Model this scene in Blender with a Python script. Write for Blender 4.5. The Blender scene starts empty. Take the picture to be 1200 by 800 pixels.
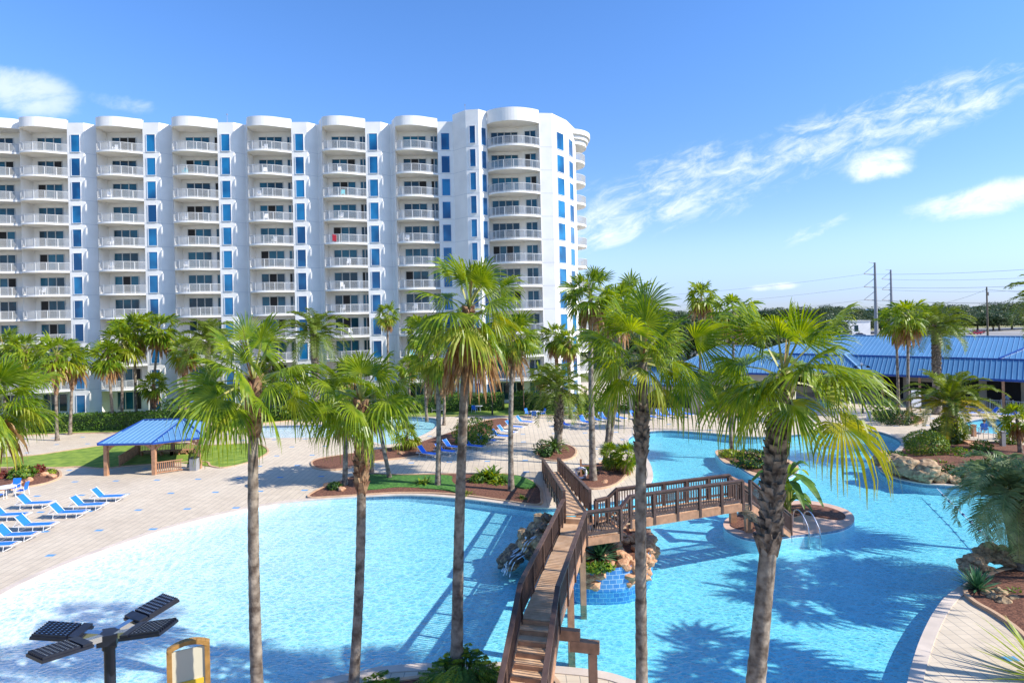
import bpy, math, random
from math import sin, cos, pi, radians, atan2, sqrt, exp, floor
from mathutils import Vector, Matrix, Euler, noise
random.seed(7)
S = bpy.context.scene
COL = S.collection
# ---------------------------------------------------------------- camera model
F, H0, ROLL, PY0 = 700.0, 12.1, 0.022, 371.0      # focal length in px of a 1200 px wide frame, eye height, roll, horizon row
K = F / 600.0
def uv(px, py):
    a, b = px - 600.0, py - PY0
    return a*cos(ROLL) - b*sin(ROLL), a*sin(ROLL) + b*cos(ROLL)
def gp(px, py, z=0.0):                 # point of height z seen at a pixel
    u, v = uv(px, py); Y = F*(H0 - z)/v
    return Vector((u*Y/F, Y, z))
def dp(px, py, Y6):                    # point at depth Y6*K seen at a pixel
    u, v = uv(px, py); Y = Y6*K
    return Vector((u*Y/F, Y, H0 - v*Y/F))
cam_d = bpy.data.cameras.new('camera'); cam = bpy.data.objects.new('camera', cam_d); COL.objects.link(cam)
cam_d.sensor_width = 36; cam_d.lens = 36*F/1200; cam_d.shift_y = -(400-PY0)/1200.0
cam_d.clip_start = 0.1; cam_d.clip_end = 30000
cam.location = (0, 0, H0)
cam.rotation_euler = (Matrix.Rotation(radians(90), 3, 'X') @ Matrix.Rotation(-ROLL, 3, 'Z')).to_euler()
S.camera = cam
# ---------------------------------------------------------------- mesh builder
class MB:
    def __init__(s): s.v = []; s.f = []; s.m = []
    def add(s, vs, fs, mi=0):
        o = len(s.v); s.v += [tuple(p) for p in vs]
        for f in fs: s.f.append(tuple(i+o for i in f)); s.m.append(mi)
    def box(s, c, d, rz=0, mi=0, M=None):
        x, y, z = d[0]/2, d[1]/2, d[2]/2
        R = Matrix.Rotation(rz, 3, 'Z') if M is None else M
        vs = [Vector(c) + R @ Vector((a*x, b*y, e*z)) for a in (-1, 1) for b in (-1, 1) for e in (-1, 1)]
        s.add(vs, [(0,1,3,2),(4,6,7,5),(0,4,5,1),(2,3,7,6),(0,2,6,4),(1,5,7,3)], mi)
    def bar(s, p, q, w, h=None, mi=0, up=(0,0,1)):
        p, q = Vector(p), Vector(q); h = h or w
        d = (q-p); L = d.length
        if L < 1e-6: return
        d.normalize(); u = Vector(up)
        if abs(d.dot(u)) > .98: u = Vector((0,1,0))
        a = d.cross(u).normalized(); b = a.cross(d).normalized()
        vs = [e + a*(i*w/2) + b*(j*h/2) for e in (p, q) for i, j in ((-1,-1),(1,-1),(1,1),(-1,1))]
        s.add(vs, [(3,2,1,0),(4,5,6,7),(0,1,5,4),(1,2,6,5),(2,3,7,6),(3,0,4,7)], mi)
    def tube(s, pts, rad, n=8, mi=0, cap=True):
        pts = [Vector(p) for p in pts]
        if not hasattr(rad, '__len__'): rad = [rad]*len(pts)
        o = len(s.v); prev = None
        for i, p in enumerate(pts):
            d = (pts[min(i+1, len(pts)-1)] - pts[max(i-1, 0)])
            d = d.normalized() if d.length > 1e-9 else Vector((0,0,1))
            if prev is None: prev = Vector((1,0,0)) if abs(d.x) < .9 else Vector((0,1,0))
            a = (prev - d*prev.dot(d)).normalized(); b = d.cross(a); prev = a
            for k in range(n):
                t = 2*pi*k/n; s.v.append(tuple(p + (a*cos(t) + b*sin(t))*rad[i]))
        for i in range(len(pts)-1):
            for k in range(n):
                k2 = (k+1) % n
                s.f.append((o+i*n+k, o+i*n+k2, o+(i+1)*n+k2, o+(i+1)*n+k)); s.m.append(mi)
        if cap:
            s.f.append(tuple(o+k for k in reversed(range(n)))); s.m.append(mi)
            s.f.append(tuple(o+(len(pts)-1)*n+k for k in range(n))); s.m.append(mi)
    def strip(s, A, B, mi=0, closed=False):      # quads between two equal point lists
        n = len(A); o = len(s.v); s.v += [tuple(p) for p in A] + [tuple(p) for p in B]
        for i in range(n if closed else n-1):
            j = (i+1) % n; s.f.append((o+i, o+j, o+n+j, o+n+i)); s.m.append(mi)
    def poly(s, pts, mi=0): s.add(pts, [tuple(range(len(pts)))], mi)
    def build(s, name, mats, parent=None, smooth=False):
        me = bpy.data.meshes.new(name); me.from_pydata(s.v, [], s.f)
        if not isinstance(mats, (list, tuple)): mats = [mats]
        for m in mats: me.materials.append(m)
        if len(mats) > 1: me.polygons.foreach_set('material_index', s.m)
        if smooth: me.polygons.foreach_set('use_smooth', [True]*len(s.f))
        me.update()
        return link(name, me, parent)
def link(name, me, parent=None):
    o = bpy.data.objects.new(name, me); COL.objects.link(o)
    if parent: o.parent = parent
    return o
def tag(o, label=None, cat=None, group=None, kind=None):
    if label: o['label'] = label
    if cat: o['category'] = cat
    if group: o['group'] = group
    if kind: o['kind'] = kind
    return o
def thing(name, label, cat, loc=(0,0,0), rz=0, group=None):
    o = bpy.data.objects.new(name, None); COL.objects.link(o); o.empty_display_size = .3
    o.location = loc; o.rotation_euler = (0, 0, rz)
    return tag(o, label, cat, group)
def copy_tree(src, loc=None, rz=None, sc=None, label=None, group=None, parent=None):
    c = src.copy(); COL.objects.link(c); c.parent = parent
    for ch in list(src.children): copy_tree(ch, parent=c)
    if loc is not None: c.location = loc
    if rz is not None: c.rotation_euler = (0, 0, rz)
    if sc is not None: c.scale = (sc, sc, sc)
    if label: c['label'] = label
    if group: c['group'] = group
    return c
def catmull(pts, sub=6, closed=True):
    n = len(pts); out = []
    rng = range(n) if closed else range(n-1)
    for i in rng:
        g = lambda k: Vector(pts[k % n]) if closed else Vector(pts[min(max(k, 0), n-1)])
        p0, p1, p2, p3 = g(i-1), g(i), g(i+1), g(i+2)
        for j in range(sub):
            t = j/sub
            out.append(0.5*((2*p1) + (p2-p0)*t + (2*p0-5*p1+4*p2-p3)*t*t + (3*p1-p0-3*p2+p3)*t**3))
    if not closed: out.append(Vector(pts[-1]))
    return out
def area2(P): return sum(P[i].x*P[(i+1)%len(P)].y - P[(i+1)%len(P)].x*P[i].y for i in range(len(P)))
def offset(P, d):                       # closed outline grown outwards by d
    if area2(P) < 0: d = -d
    n = len(P); out = []
    for i in range(n):
        t = (P[(i+1)%n] - P[i-1]); t.z = 0
        t = t.normalized() if t.length > 1e-9 else Vector((1,0,0))
        out.append(P[i] + Vector((t.y, -t.x, 0))*d)
    return out
def fill(name, loops, z, mat, depth=0.0, parent=None):    # flat sheet (or slab) with holes
    cu = bpy.data.curves.new(name, 'CURVE'); cu.dimensions = '2D'; cu.fill_mode = 'BOTH'
    cu.extrude = depth/2
    for L in loops:
        sp = cu.splines.new('POLY'); sp.points.add(len(L)-1); sp.use_cyclic_u = True
        for p, q in zip(sp.points, L): p.co = (q.x, q.y, 0, 1)
    tmp = bpy.data.objects.new('tmp', cu); COL.objects.link(tmp)
    bpy.context.view_layer.update()
    dg = bpy.context.evaluated_depsgraph_get()
    me = bpy.data.meshes.new_from_object(tmp.evaluated_get(dg)); me.name = name
    bpy.data.objects.remove(tmp)
    me.materials.clear(); me.materials.append(mat)
    o = link(name, me, parent); o.location.z = z - depth/2
    return o
# ---------------------------------------------------------------- materials
def mat(name, col, rough=.6, var=0, scale=5, spec=None, metal=0, bump=0, bscale=None, col2=None, det=4, emis=None):
    m = bpy.data.materials.new(name); m.use_nodes = True; nt = m.node_tree; N = nt.nodes; Lk = nt.links
    b = N['Principled BSDF']; b.inputs['Roughness'].default_value = rough; b.inputs['Metallic'].default_value = metal
    if spec is not None: b.inputs['Specular IOR Level'].default_value = spec
    col = tuple(col) + (1,)
    b.inputs['Base Color'].default_value = col
    if var or col2 or bump:
        tc = N.new('ShaderNodeTexCoord')
        if var or col2:
            nz = N.new('ShaderNodeTexNoise'); nz.inputs['Scale'].default_value = scale; nz.inputs['Detail'].default_value = det
            Lk.new(tc.outputs['Object'], nz.inputs['Vector'])
            mx = N.new('ShaderNodeMix'); mx.data_type = 'RGBA'
            if col2: A, B = col, tuple(col2)+(1,)
            else: A = tuple(c*(1-var) for c in col[:3])+(1,); B = tuple(min(1, c*(1+var)) for c in col[:3])+(1,)
            mx.inputs[6].default_value = A; mx.inputs[7].default_value = B
            mr = N.new('ShaderNodeMapRange'); mr.inputs[1].default_value = .35; mr.inputs[2].default_value = .65
            Lk.new(nz.outputs['Fac'], mr.inputs[0]); Lk.new(mr.outputs[0], mx.inputs[0]); Lk.new(mx.outputs[2], b.inputs['Base Color'])
        if bump:
            n2 = N.new('ShaderNodeTexNoise'); n2.inputs['Scale'].default_value = bscale or scale; n2.inputs['Detail'].default_value = 3
            Lk.new(tc.outputs['Object'], n2.inputs['Vector'])
            bp = N.new('ShaderNodeBump'); bp.inputs['Strength'].default_value = bump; bp.inputs['Distance'].default_value = .03
            Lk.new(n2.outputs['Fac'], bp.inputs['Height']); Lk.new(bp.outputs[0], b.inputs['Normal'])
    return m
def leafmat(name, col, col2, trans=.35, rough=.45, scale=3, tcol=None):
    m = mat(name, col, rough, scale=scale, col2=col2, spec=.35); nt = m.node_tree; N = nt.nodes; Lk = nt.links
    b = N['Principled BSDF']; out = N['Material Output']
    tr = N.new('ShaderNodeBsdfTranslucent'); ms = N.new('ShaderNodeMixShader'); ms.inputs[0].default_value = trans
    src = b.inputs['Base Color'].links[0].from_socket
    hs = N.new('ShaderNodeHueSaturation'); hs.inputs['Value'].default_value = 1.6; hs.inputs['Saturation'].default_value = 1.1
    hs.inputs['Hue'].default_value = .48
    Lk.new(src, hs.inputs['Color']); Lk.new(hs.outputs[0], tr.inputs['Color'])
    Lk.new(b.outputs[0], ms.inputs[1]); Lk.new(tr.outputs[0], ms.inputs[2]); Lk.new(ms.outputs[0], out.inputs[0])
    return m
class NT:                                # tiny helper to wire shader maths
    def __init__(s, m): s.t = m.node_tree; s.N = s.t.nodes; s.L = s.t.links
    def inp(s, sock, v):
        if isinstance(v, (int, float)): sock.default_value = v
        elif isinstance(v, (tuple, list)): sock.default_value = tuple(v) + ((1,) if len(v) == 3 and len(sock.default_value) == 4 else ())
        else: s.L.new(v, sock)
    def math(s, op, a, b=None, c=None):
        n = s.N.new('ShaderNodeMath'); n.operation = op; s.inp(n.inputs[0], a)
        if b is not None: s.inp(n.inputs[1], b)
        if c is not None: s.inp(n.inputs[2], c)
        return n.outputs[0]
    def mix(s, f, a, b):
        n = s.N.new('ShaderNodeMix'); n.data_type = 'RGBA'; s.inp(n.inputs[0], f); s.inp(n.inputs[6], a); s.inp(n.inputs[7], b)
        return n.outputs[2]
    def noise(s, vec, scale, detail=3, rough=.5, dist=0):
        n = s.N.new('ShaderNodeTexNoise'); s.L.new(vec, n.inputs['Vector'])
        n.inputs['Scale'].default_value = scale; n.inputs['Detail'].default_value = detail
        n.inputs['Roughness'].default_value = rough; n.inputs['Distortion'].default_value = dist
        return n.outputs['Fac']
    def maprange(s, v, a, b, c=0, d=1, smooth=False):
        n = s.N.new('ShaderNodeMapRange'); s.inp(n.inputs[0], v)
        for i, x in enumerate((a, b, c, d)): n.inputs[i+1].default_value = x
        if smooth: n.interpolation_type = 'SMOOTHSTEP'
        return n.outputs[0]
M = {}
M['stucco'] = mat('white stucco', (.83,.80,.75), .85, var=.05, scale=.5, bump=.15, bscale=9, det=10)
M['soffit'] = mat('cream soffit', (.78,.74,.66), .85, var=.04, scale=.8)
M['rail'] = mat('white rail', (.60,.60,.58), .5)
M['wframe'] = mat('window frame', (.7,.72,.74), .5)
M['joint'] = mat('facade joint', (.5,.52,.55), .8)
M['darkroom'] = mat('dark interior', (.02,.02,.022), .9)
def glass(name, c1, c2, sc):
    m = bpy.data.materials.new(name); m.use_nodes = True; t = NT(m); b = t.N['Principled BSDF']
    tc = t.N.new('ShaderNodeTexCoord'); g = t.N.new('ShaderNodeNewGeometry')
    t.L.new(t.mix(t.maprange(t.noise(g.outputs['Position'], sc, 2), .4, .6), c1, c2), b.inputs['Base Color'])
    b.inputs['Roughness'].default_value = .08; b.inputs['Specular IOR Level'].default_value = .5
    b.inputs['Coat Weight'].default_value = .1; b.inputs['Coat Roughness'].default_value = .04
    return m
M['glass'] = glass('blue window glass', (.003,.06,.17), (.014,.19,.40), .25)  # two blues mixed by noise, varied reflections put into the pane colour
M['doorglass'] = glass('door glass', (.006,.03,.05), (.012,.12,.19), .22)
M['wood_rail'] = mat('brown painted wood', (.095,.055,.042), .5, var=.25, scale=3, bump=.3, bscale=30)
M['wood_beam'] = mat('tan beam wood', (.42,.22,.12), .6, var=.2, scale=4, bump=.2, bscale=20)
M['white_plastic'] = mat('white plastic', (.8,.8,.8), .4)
M['sling'] = mat('blue sling fabric', (.012,.17,.75), .7, var=.12, scale=40)
M['towel'] = mat('white towel', (.8,.82,.85), .9)
M['metal'] = mat('steel', (.62,.64,.66), .25, metal=1)
M['blackmetal'] = mat('black lamp metal', (.012,.015,.026), .4, var=.2, scale=12)
M['greymetal'] = mat('grey metal', (.28,.28,.29), .5)
M['mulch'] = mat('bark mulch', (.085,.032,.018), .95, scale=9, col2=(.24,.10,.055), bump=1, bscale=14, det=8)
M['kerb'] = mat('tan kerb', (.56,.36,.22), .8, var=.12, scale=2, bump=.2, bscale=12)
M['grass'] = mat('lawn grass', (.12,.21,.02), .9, scale=1.3, col2=(.26,.35,.04), bump=.8, bscale=26, det=8)
M['cover'] = mat('ground cover', (.03,.11,.015), .9, scale=6, col2=(.09,.24,.03), bump=1, bscale=22, det=6)
M['sand'] = mat('pale sand', (.62,.55,.45), .9, var=.1, scale=.6)
M['asphalt'] = mat('asphalt', (.30,.28,.25), .9, var=.15, scale=.05)
M['earth'] = mat('dry grass ground', (.10,.13,.03), .95, scale=.03, col2=(.30,.26,.13), det=8)
M['sea'] = mat('sea water', (.03,.10,.22), .3)
M['rock'] = mat('tan rock', (.20,.12,.06), .85, scale=2.2, col2=(.52,.36,.20), bump=.8, bscale=6, det=8)
M['redrock'] = mat('reddish rock', (.42,.20,.10), .85, scale=2, col2=(.62,.36,.20), bump=.8, bscale=6, det=8)
M['darkrock'] = mat('wet dark rock', (.035,.028,.022), .35, scale=2.2, col2=(.22,.15,.09), bump=.8, bscale=6, det=8)
M['trunk'] = mat('palm trunk', (.085,.06,.042), .9, scale=3.5, col2=(.33,.27,.205), bump=.8, bscale=9, det=8)
M['boot'] = mat('palm leaf boots', (.13,.05,.025), .85, scale=4, col2=(.38,.24,.13), bump=.5, bscale=18)
M['greyboot'] = mat('grey palm boots', (.05,.032,.022), .85, scale=5, col2=(.27,.21,.16), bump=.5, bscale=18)
M['bark'] = mat('tree bark', (.12,.09,.065), .9, scale=4, col2=(.22,.17,.12))
M['fan'] = leafmat('fan leaf green', (.07,.15,.007), (.27,.34,.02), .38, rough=.34, scale=3.0)
M['fany'] = leafmat('fan leaf yellow', (.13,.20,.010), (.38,.37,.03), .35, scale=2)
M['fand'] = leafmat('dead fan leaf', (.22,.09,.03), (.45,.28,.12), .2, scale=4)
M['feather'] = leafmat('date leaf', (.035,.085,.014), (.10,.17,.03), .25, scale=1.5)
M['feathery'] = leafmat('yellow date leaf', (.26,.27,.015), (.52,.42,.03), .3, scale=2)
M['featherb'] = leafmat('bright date leaf', (.09,.15,.012), (.20,.26,.03), .3, scale=1.5)
M['pindo'] = leafmat('silver green leaf', (.10,.18,.06), (.30,.38,.17), .25, scale=2)
M['petiole'] = mat('leaf stalk', (.22,.27,.05), .5, scale=3, col2=(.34,.30,.08))
M['bush'] = leafmat('bush leaf', (.045,.12,.012), (.13,.24,.03), .3, scale=2.5)
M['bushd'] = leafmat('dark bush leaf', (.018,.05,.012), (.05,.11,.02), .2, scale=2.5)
M['bushy'] = leafmat('yellow green leaf', (.16,.24,.02), (.40,.45,.04), .35, scale=3)
M['bushr'] = leafmat('red leaf', (.14,.03,.02), (.30,.08,.05), .3, scale=3)
M['agave'] = leafmat('agave leaf', (.04,.13,.06), (.12,.26,.12), .15, scale=3)
M['oak'] = leafmat('oak leaf', (.045,.075,.025), (.12,.155,.055), .15, scale=.3)
M['hedge'] = leafmat('hedge leaf', (.05,.12,.015), (.16,.26,.03), .25, scale=.8)
M['skin'] = mat('skin', (.55,.33,.23), .6); M['hair'] = mat('hair', (.06,.035,.02), .7)
M['shirt'] = mat('pale blue shirt', (.45,.60,.75), .8); M['shorts'] = mat('light shorts', (.5,.5,.48), .8)
M['navy'] = mat('navy cloth', (.03,.05,.16), .8); M['red'] = mat('red towel', (.55,.03,.05), .8)
M['tealp'] = mat('teal plastic', (.15,.62,.66), .5)
M['beige'] = mat('beige wall', (.56,.48,.37), .85, var=.06, scale=.5)
M['foam'] = mat('falling water', (.50,.60,.66), .3)
def bluemetal(name, c): 
    return mat(name, c, .38, var=.06, scale=.3, spec=.5)
M['roof'] = bluemetal('blue metal roof', (.10,.25,.43))
M['roofseam'] = bluemetal('roof seam', (.20,.37,.56))
M['fascia'] = bluemetal('dark blue fascia', (.008,.06,.30))
# paving: tiles, dark joints, regular blue accent tiles
def paving():
    m = bpy.data.materials.new('paving'); m.use_nodes = True; t = NT(m); b = t.N['Principled BSDF']
    g = t.N.new('ShaderNodeNewGeometry'); sx = t.N.new('ShaderNodeSeparateXYZ'); t.L.new(g.outputs['Position'], sx.inputs[0])
    X, Y = sx.outputs[0], sx.outputs[1]
    tw, td = 3.2/7, .2865
    px = t.math('DIVIDE', t.math('ADD', X, 24.98), tw); py = t.math('DIVIDE', t.math('ADD', Y, -35.4+.14), td)
    fx, fy = t.math('FRACT', t.math('ADD', px, 1000.0)), t.math('FRACT', t.math('ADD', py, 1000.0))
    jx = t.math('LESS_THAN', fx, .05); jy = t.math('MULTIPLY', t.math('LESS_THAN', fy, .05), .45)
    j = t.math('MAXIMUM', jx, jy)
    cv = t.N.new('ShaderNodeCombineXYZ'); t.L.new(t.math('FLOOR', px), cv.inputs[0]); t.L.new(t.math('FLOOR', py), cv.inputs[1])
    wn = t.N.new('ShaderNodeTexWhiteNoise'); wn.noise_dimensions = '2D'; t.L.new(cv.outputs[0], wn.inputs['Vector'])
    big = t.noise(g.outputs['Position'], .12, 5, .6)
    base = t.mix(t.maprange(big, .35, .65), (.55,.45,.33), (.66,.555,.415))
    fine = t.noise(g.outputs['Position'], 1.3, 5, .6)
    vv = t.math('ADD', t.math('MULTIPLY', t.math('SUBTRACT', wn.outputs[0], .5), .10), t.math('MULTIPLY', t.math('SUBTRACT', fine, .5), .32))
    hs = t.N.new('ShaderNodeHueSaturation'); t.L.new(base, hs.inputs['Color']); t.L.new(t.math('ADD', vv, 1.0), hs.inputs['Value'])
    c = t.mix(j, hs.outputs[0], (.24,.21,.18))
    ax = t.math('LESS_THAN', t.math('FRACT', t.math('ADD', t.math('DIVIDE', t.math('FLOOR', px), 7.0), 100.01)), .1)
    ay = t.math('LESS_THAN', t.math('FRACT', t.math('ADD', t.math('DIVIDE', t.math('FLOOR', py), 13.0), 100.01)), .05)
    c = t.mix(t.math('MULTIPLY', ax, ay), c, (.10,.30,.55))
    t.L.new(c, b.inputs['Base Color']); b.inputs['Roughness'].default_value = .8
    return m
M['paving'] = paving()
def tilewall():
    m = bpy.data.materials.new('blue tile'); m.use_nodes = True; t = NT(m); b = t.N['Principled BSDF']
    tc = t.N.new('ShaderNodeTexCoord'); mp = t.N.new('ShaderNodeMapping'); mp.inputs['Rotation'].default_value = (pi/2, 0, 0)
    br = t.N.new('ShaderNodeTexBrick'); br.inputs['Color1'].default_value = (.05,.20,.50,1); br.inputs['Color2'].default_value = (.12,.33,.62,1)
    br.inputs['Mortar'].default_value = (.45,.6,.7,1); br.inputs['Scale'].default_value = 1; br.inputs['Brick Width'].default_value = .3; br.inputs['Row Height'].default_value = .2; br.inputs['Mortar Size'].default_value = .012
    t.L.new(tc.outputs['Object'], mp.inputs[0]); t.L.new(mp.outputs[0], br.inputs[0]); t.L.new(br.outputs[0], b.inputs['Base Color'])
    b.inputs['Roughness'].default_value = .25
    return m
M['tile'] = tilewall()
# pool plaster and water
M['plaster'] = mat('pool plaster', (.84,.86,.86), .7, var=.05, scale=.8, bump=.2, bscale=6)
def water():
    m = bpy.data.materials.new('pool water'); m.use_nodes = True; t = NT(m)
    for n in list(t.N):
        if n.type != 'OUTPUT_MATERIAL': t.N.remove(n)
    out = t.N['Material Output']
    g = t.N.new('ShaderNodeNewGeometry'); P = g.outputs['Position']
    w = t.N.new('ShaderNodeMapping'); t.L.new(P, w.inputs[0]); w.inputs['Scale'].default_value = (1.0, 1.35, 1); w.inputs['Rotation'].default_value = (0,0,.5)
    nz = t.N.new('ShaderNodeTexNoise'); t.L.new(w.outputs[0], nz.inputs['Vector']); nz.inputs['Scale'].default_value = 1.3; nz.inputs['Detail'].default_value = 2
    mixv = t.N.new('ShaderNodeMix'); mixv.data_type = 'VECTOR'; mixv.inputs[0].default_value = .22
    t.L.new(w.outputs[0], mixv.inputs[4]); t.L.new(nz.outputs['Color'], mixv.inputs[5])
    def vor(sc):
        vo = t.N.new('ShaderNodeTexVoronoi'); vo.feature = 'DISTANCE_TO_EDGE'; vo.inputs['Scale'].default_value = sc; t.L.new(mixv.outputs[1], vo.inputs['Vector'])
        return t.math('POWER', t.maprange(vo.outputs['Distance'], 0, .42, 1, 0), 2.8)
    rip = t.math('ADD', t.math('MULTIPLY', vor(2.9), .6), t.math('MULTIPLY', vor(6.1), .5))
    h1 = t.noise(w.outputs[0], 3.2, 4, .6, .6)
    hh = t.math('ADD', t.math('MULTIPLY', rip, .5), h1)
    bp = t.N.new('ShaderNodeBump'); bp.inputs['Strength'].default_value = .7; bp.inputs['Distance'].default_value = .10; t.L.new(hh, bp.inputs['Height'])
    # caustic light painted as a bright ripple web into the water's transparent colour
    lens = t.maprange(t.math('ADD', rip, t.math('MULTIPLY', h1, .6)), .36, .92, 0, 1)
    caustic_tint = t.mix(lens, (.56,.77,.82), (1,1,1))
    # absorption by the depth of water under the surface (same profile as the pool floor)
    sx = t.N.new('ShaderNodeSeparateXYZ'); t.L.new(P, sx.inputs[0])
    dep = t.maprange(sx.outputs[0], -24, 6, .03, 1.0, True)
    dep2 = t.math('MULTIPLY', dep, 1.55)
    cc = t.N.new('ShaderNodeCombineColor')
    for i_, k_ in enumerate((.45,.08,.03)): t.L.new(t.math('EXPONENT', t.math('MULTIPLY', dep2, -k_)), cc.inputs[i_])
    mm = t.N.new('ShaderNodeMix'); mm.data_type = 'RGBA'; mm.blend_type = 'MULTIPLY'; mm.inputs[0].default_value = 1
    t.L.new(caustic_tint, mm.inputs[6]); t.L.new(cc.outputs[0], mm.inputs[7]); tint = mm.outputs[2]
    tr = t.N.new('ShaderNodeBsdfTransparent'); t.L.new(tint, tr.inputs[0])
    gl = t.N.new('ShaderNodeBsdfGlossy'); gl.inputs['Roughness'].default_value = .06; t.L.new(bp.outputs[0], gl.inputs['Normal'])
    fr = t.N.new('ShaderNodeFresnel'); fr.inputs['IOR'].default_value = 1.33; t.L.new(bp.outputs[0], fr.inputs['Normal'])
    ms = t.N.new('ShaderNodeMixShader'); t.L.new(t.math('MULTIPLY', fr.outputs[0], t.math('SUBTRACT', 1.0, g.outputs['Backfacing'])), ms.inputs[0]); t.L.new(tr.outputs[0], ms.inputs[1]); t.L.new(gl.outputs[0], ms.inputs[2])
    t.L.new(ms.outputs[0], out.inputs['Surface'])
    return m
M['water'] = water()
# ---------------------------------------------------------------- world and sun
SUN_EL, SUN_AZ = radians(38), radians(-16)    # the sun stands to the right, a little behind the camera
SD = Vector((cos(SUN_EL)*cos(SUN_AZ), cos(SUN_EL)*sin(SUN_AZ), sin(SUN_EL)))   # towards the sun
W = bpy.data.worlds.new('World'); S.world = W; W.use_nodes = True
t = NT(W); bg = t.N['Background']; wo = t.N['World Output']
sky = t.N.new('ShaderNodeTexSky'); sky.sky_type = 'NISHITA'; sky.sun_disc = False
sky.sun_elevation = SUN_EL; sky.sun_rotation = atan2(SD.x, SD.y); sky.altitude = 0; sky.air_density = 1.0; sky.dust_density = .1; sky.ozone_density = 2.5
tc = t.N.new('ShaderNodeTexCoord'); sp = t.N.new('ShaderNodeSeparateXYZ'); t.L.new(tc.outputs['Generated'], sp.inputs[0])
yy = t.math('MAXIMUM', sp.outputs[1], .05)
cu_, cv_ = t.math('DIVIDE', sp.outputs[0], yy), t.math('DIVIDE', sp.outputs[2], yy)
def sk(px, py): u, v = uv(px, py); return u/F, -v/F
ca, sa = cos(radians(19)), sin(radians(19))
def nmap(ang, nsx, nsy, seed, det, dist):
    n1 = t.math('ADD', t.math('MULTIPLY', cu_, cos(radians(ang))), t.math('MULTIPLY', cv_, sin(radians(ang))))
    n2 = t.math('SUBTRACT', t.math('MULTIPLY', cv_, cos(radians(ang))), t.math('MULTIPLY', cu_, sin(radians(ang))))
    c3 = t.N.new('ShaderNodeCombineXYZ'); t.L.new(t.math('MULTIPLY', n1, nsx), c3.inputs[0]); t.L.new(t.math('MULTIPLY', n2, nsy), c3.inputs[1]); c3.inputs[2].default_value = seed
    return t.noise(c3.outputs[0], 1.0, det, .66, dist)
NA = nmap(22, 16, 42, 3.1, 10, .5)      # mottled wisps
NB = nmap(10, 7, 13, 7.7, 6, .3)      # softer puffs
def patch(px, py, lx, ly, ang, nz, thr, wid, gain=.34, amp=1.0):
    """soft elliptical region of sky where one of the cloud noises shows"""
    c0, c1 = sk(px, py); a = radians(ang)
    du, dv = t.math('SUBTRACT', cu_, c0), t.math('SUBTRACT', cv_, c1)
    s_ = t.math('ADD', t.math('MULTIPLY', du, cos(a)*F/lx), t.math('MULTIPLY', dv, sin(a)*F/lx))
    n_ = t.math('SUBTRACT', t.math('MULTIPLY', dv, cos(a)*F/ly), t.math('MULTIPLY', du, sin(a)*F/ly))
    e = t.math('ADD', t.math('MULTIPLY', s_, s_), t.math('MULTIPLY', n_, n_))
    msk = t.maprange(e, 0, 1.0, 1, 0, True)
    val = t.math('ADD', nz, t.math('MULTIPLY', msk, gain))
    return t.math('MULTIPLY', t.math('MULTIPLY', t.maprange(val, thr, thr+wid, 0, 1, True), msk), amp)
cl = [patch(1010,152,340,52,18,NA,.645,.46,.30,.9), patch(810,218,200,66,16,NA,.63,.46,.30,.9), patch(1035,192,66,30,8,NB,.60,.36,.36,1.1),
      patch(1165,232,140,28,9,NB,.60,.36,.36,.95), patch(712,262,100,44,14,NA,.60,.46,.32,.85), patch(30,108,92,40,-14,NB,.58,.34,.36,.62),
      patch(145,122,60,18,-10,NB,.62,.34,.3,.4), patch(905,336,44,8,3,NB,.60,.30,.34,.7), patch(955,270,62,13,22,NA,.66,.4,.3,.6), patch(1120,130,160,30,22,NA,.62,.5,.34,.9)]
acc = cl[0]
for c in cl[1:]: acc = t.math('MAXIMUM', acc, c)
acc = t.math('MINIMUM', t.math('MULTIPLY', t.math('MULTIPLY', acc, t.math('GREATER_THAN', sp.outputs[1], .06)), .86), .95)
SKYS = .125
skc = t.N.new('ShaderNodeHueSaturation'); t.L.new(sky.outputs[0], skc.inputs['Color']); skc.inputs['Saturation'].default_value = 1.2
tn = t.N.new('ShaderNodeMix'); tn.data_type = 'RGBA'; tn.blend_type = 'MULTIPLY'; tn.inputs[0].default_value = 1; t.L.new(skc.outputs[0], tn.inputs[6]); mlow = t.mix(t.maprange(sp.outputs[2], .0, .12, 0, 1, True), (.42,.54,1.05), (.84,.82,.98))
t.L.new(t.mix(t.maprange(sp.outputs[2], .05, .46, 0, 1, True), mlow, (1.02,1.06,1.27)), tn.inputs[7])
t.L.new(t.mix(acc, tn.outputs[2], (6.3,6.5,6.9)), bg.inputs['Color'])
bg.inputs['Strength'].default_value = SKYS
sl = bpy.data.lights.new('sun', 'SUN'); sl.energy = 4.1; sl.angle = radians(.53); sl.color = (1,.95,.87)
so = bpy.data.objects.new('sun', sl); COL.objects.link(so); so.rotation_euler = SD.to_track_quat('Z', 'Y').to_euler(); so.location = (60,-20,60)
S.view_settings.view_transform = 'Standard'; S.view_settings.look = 'None'; S.view_settings.gamma = 1; S.view_settings.exposure = .76
S.view_settings.use_curve_mapping = False
S.cycles.max_bounces = 5; S.cycles.transparent_max_bounces = 10; S.cycles.diffuse_bounces = 2; S.cycles.glossy_bounces = 2; S.cycles.transmission_bounces = 3
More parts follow.
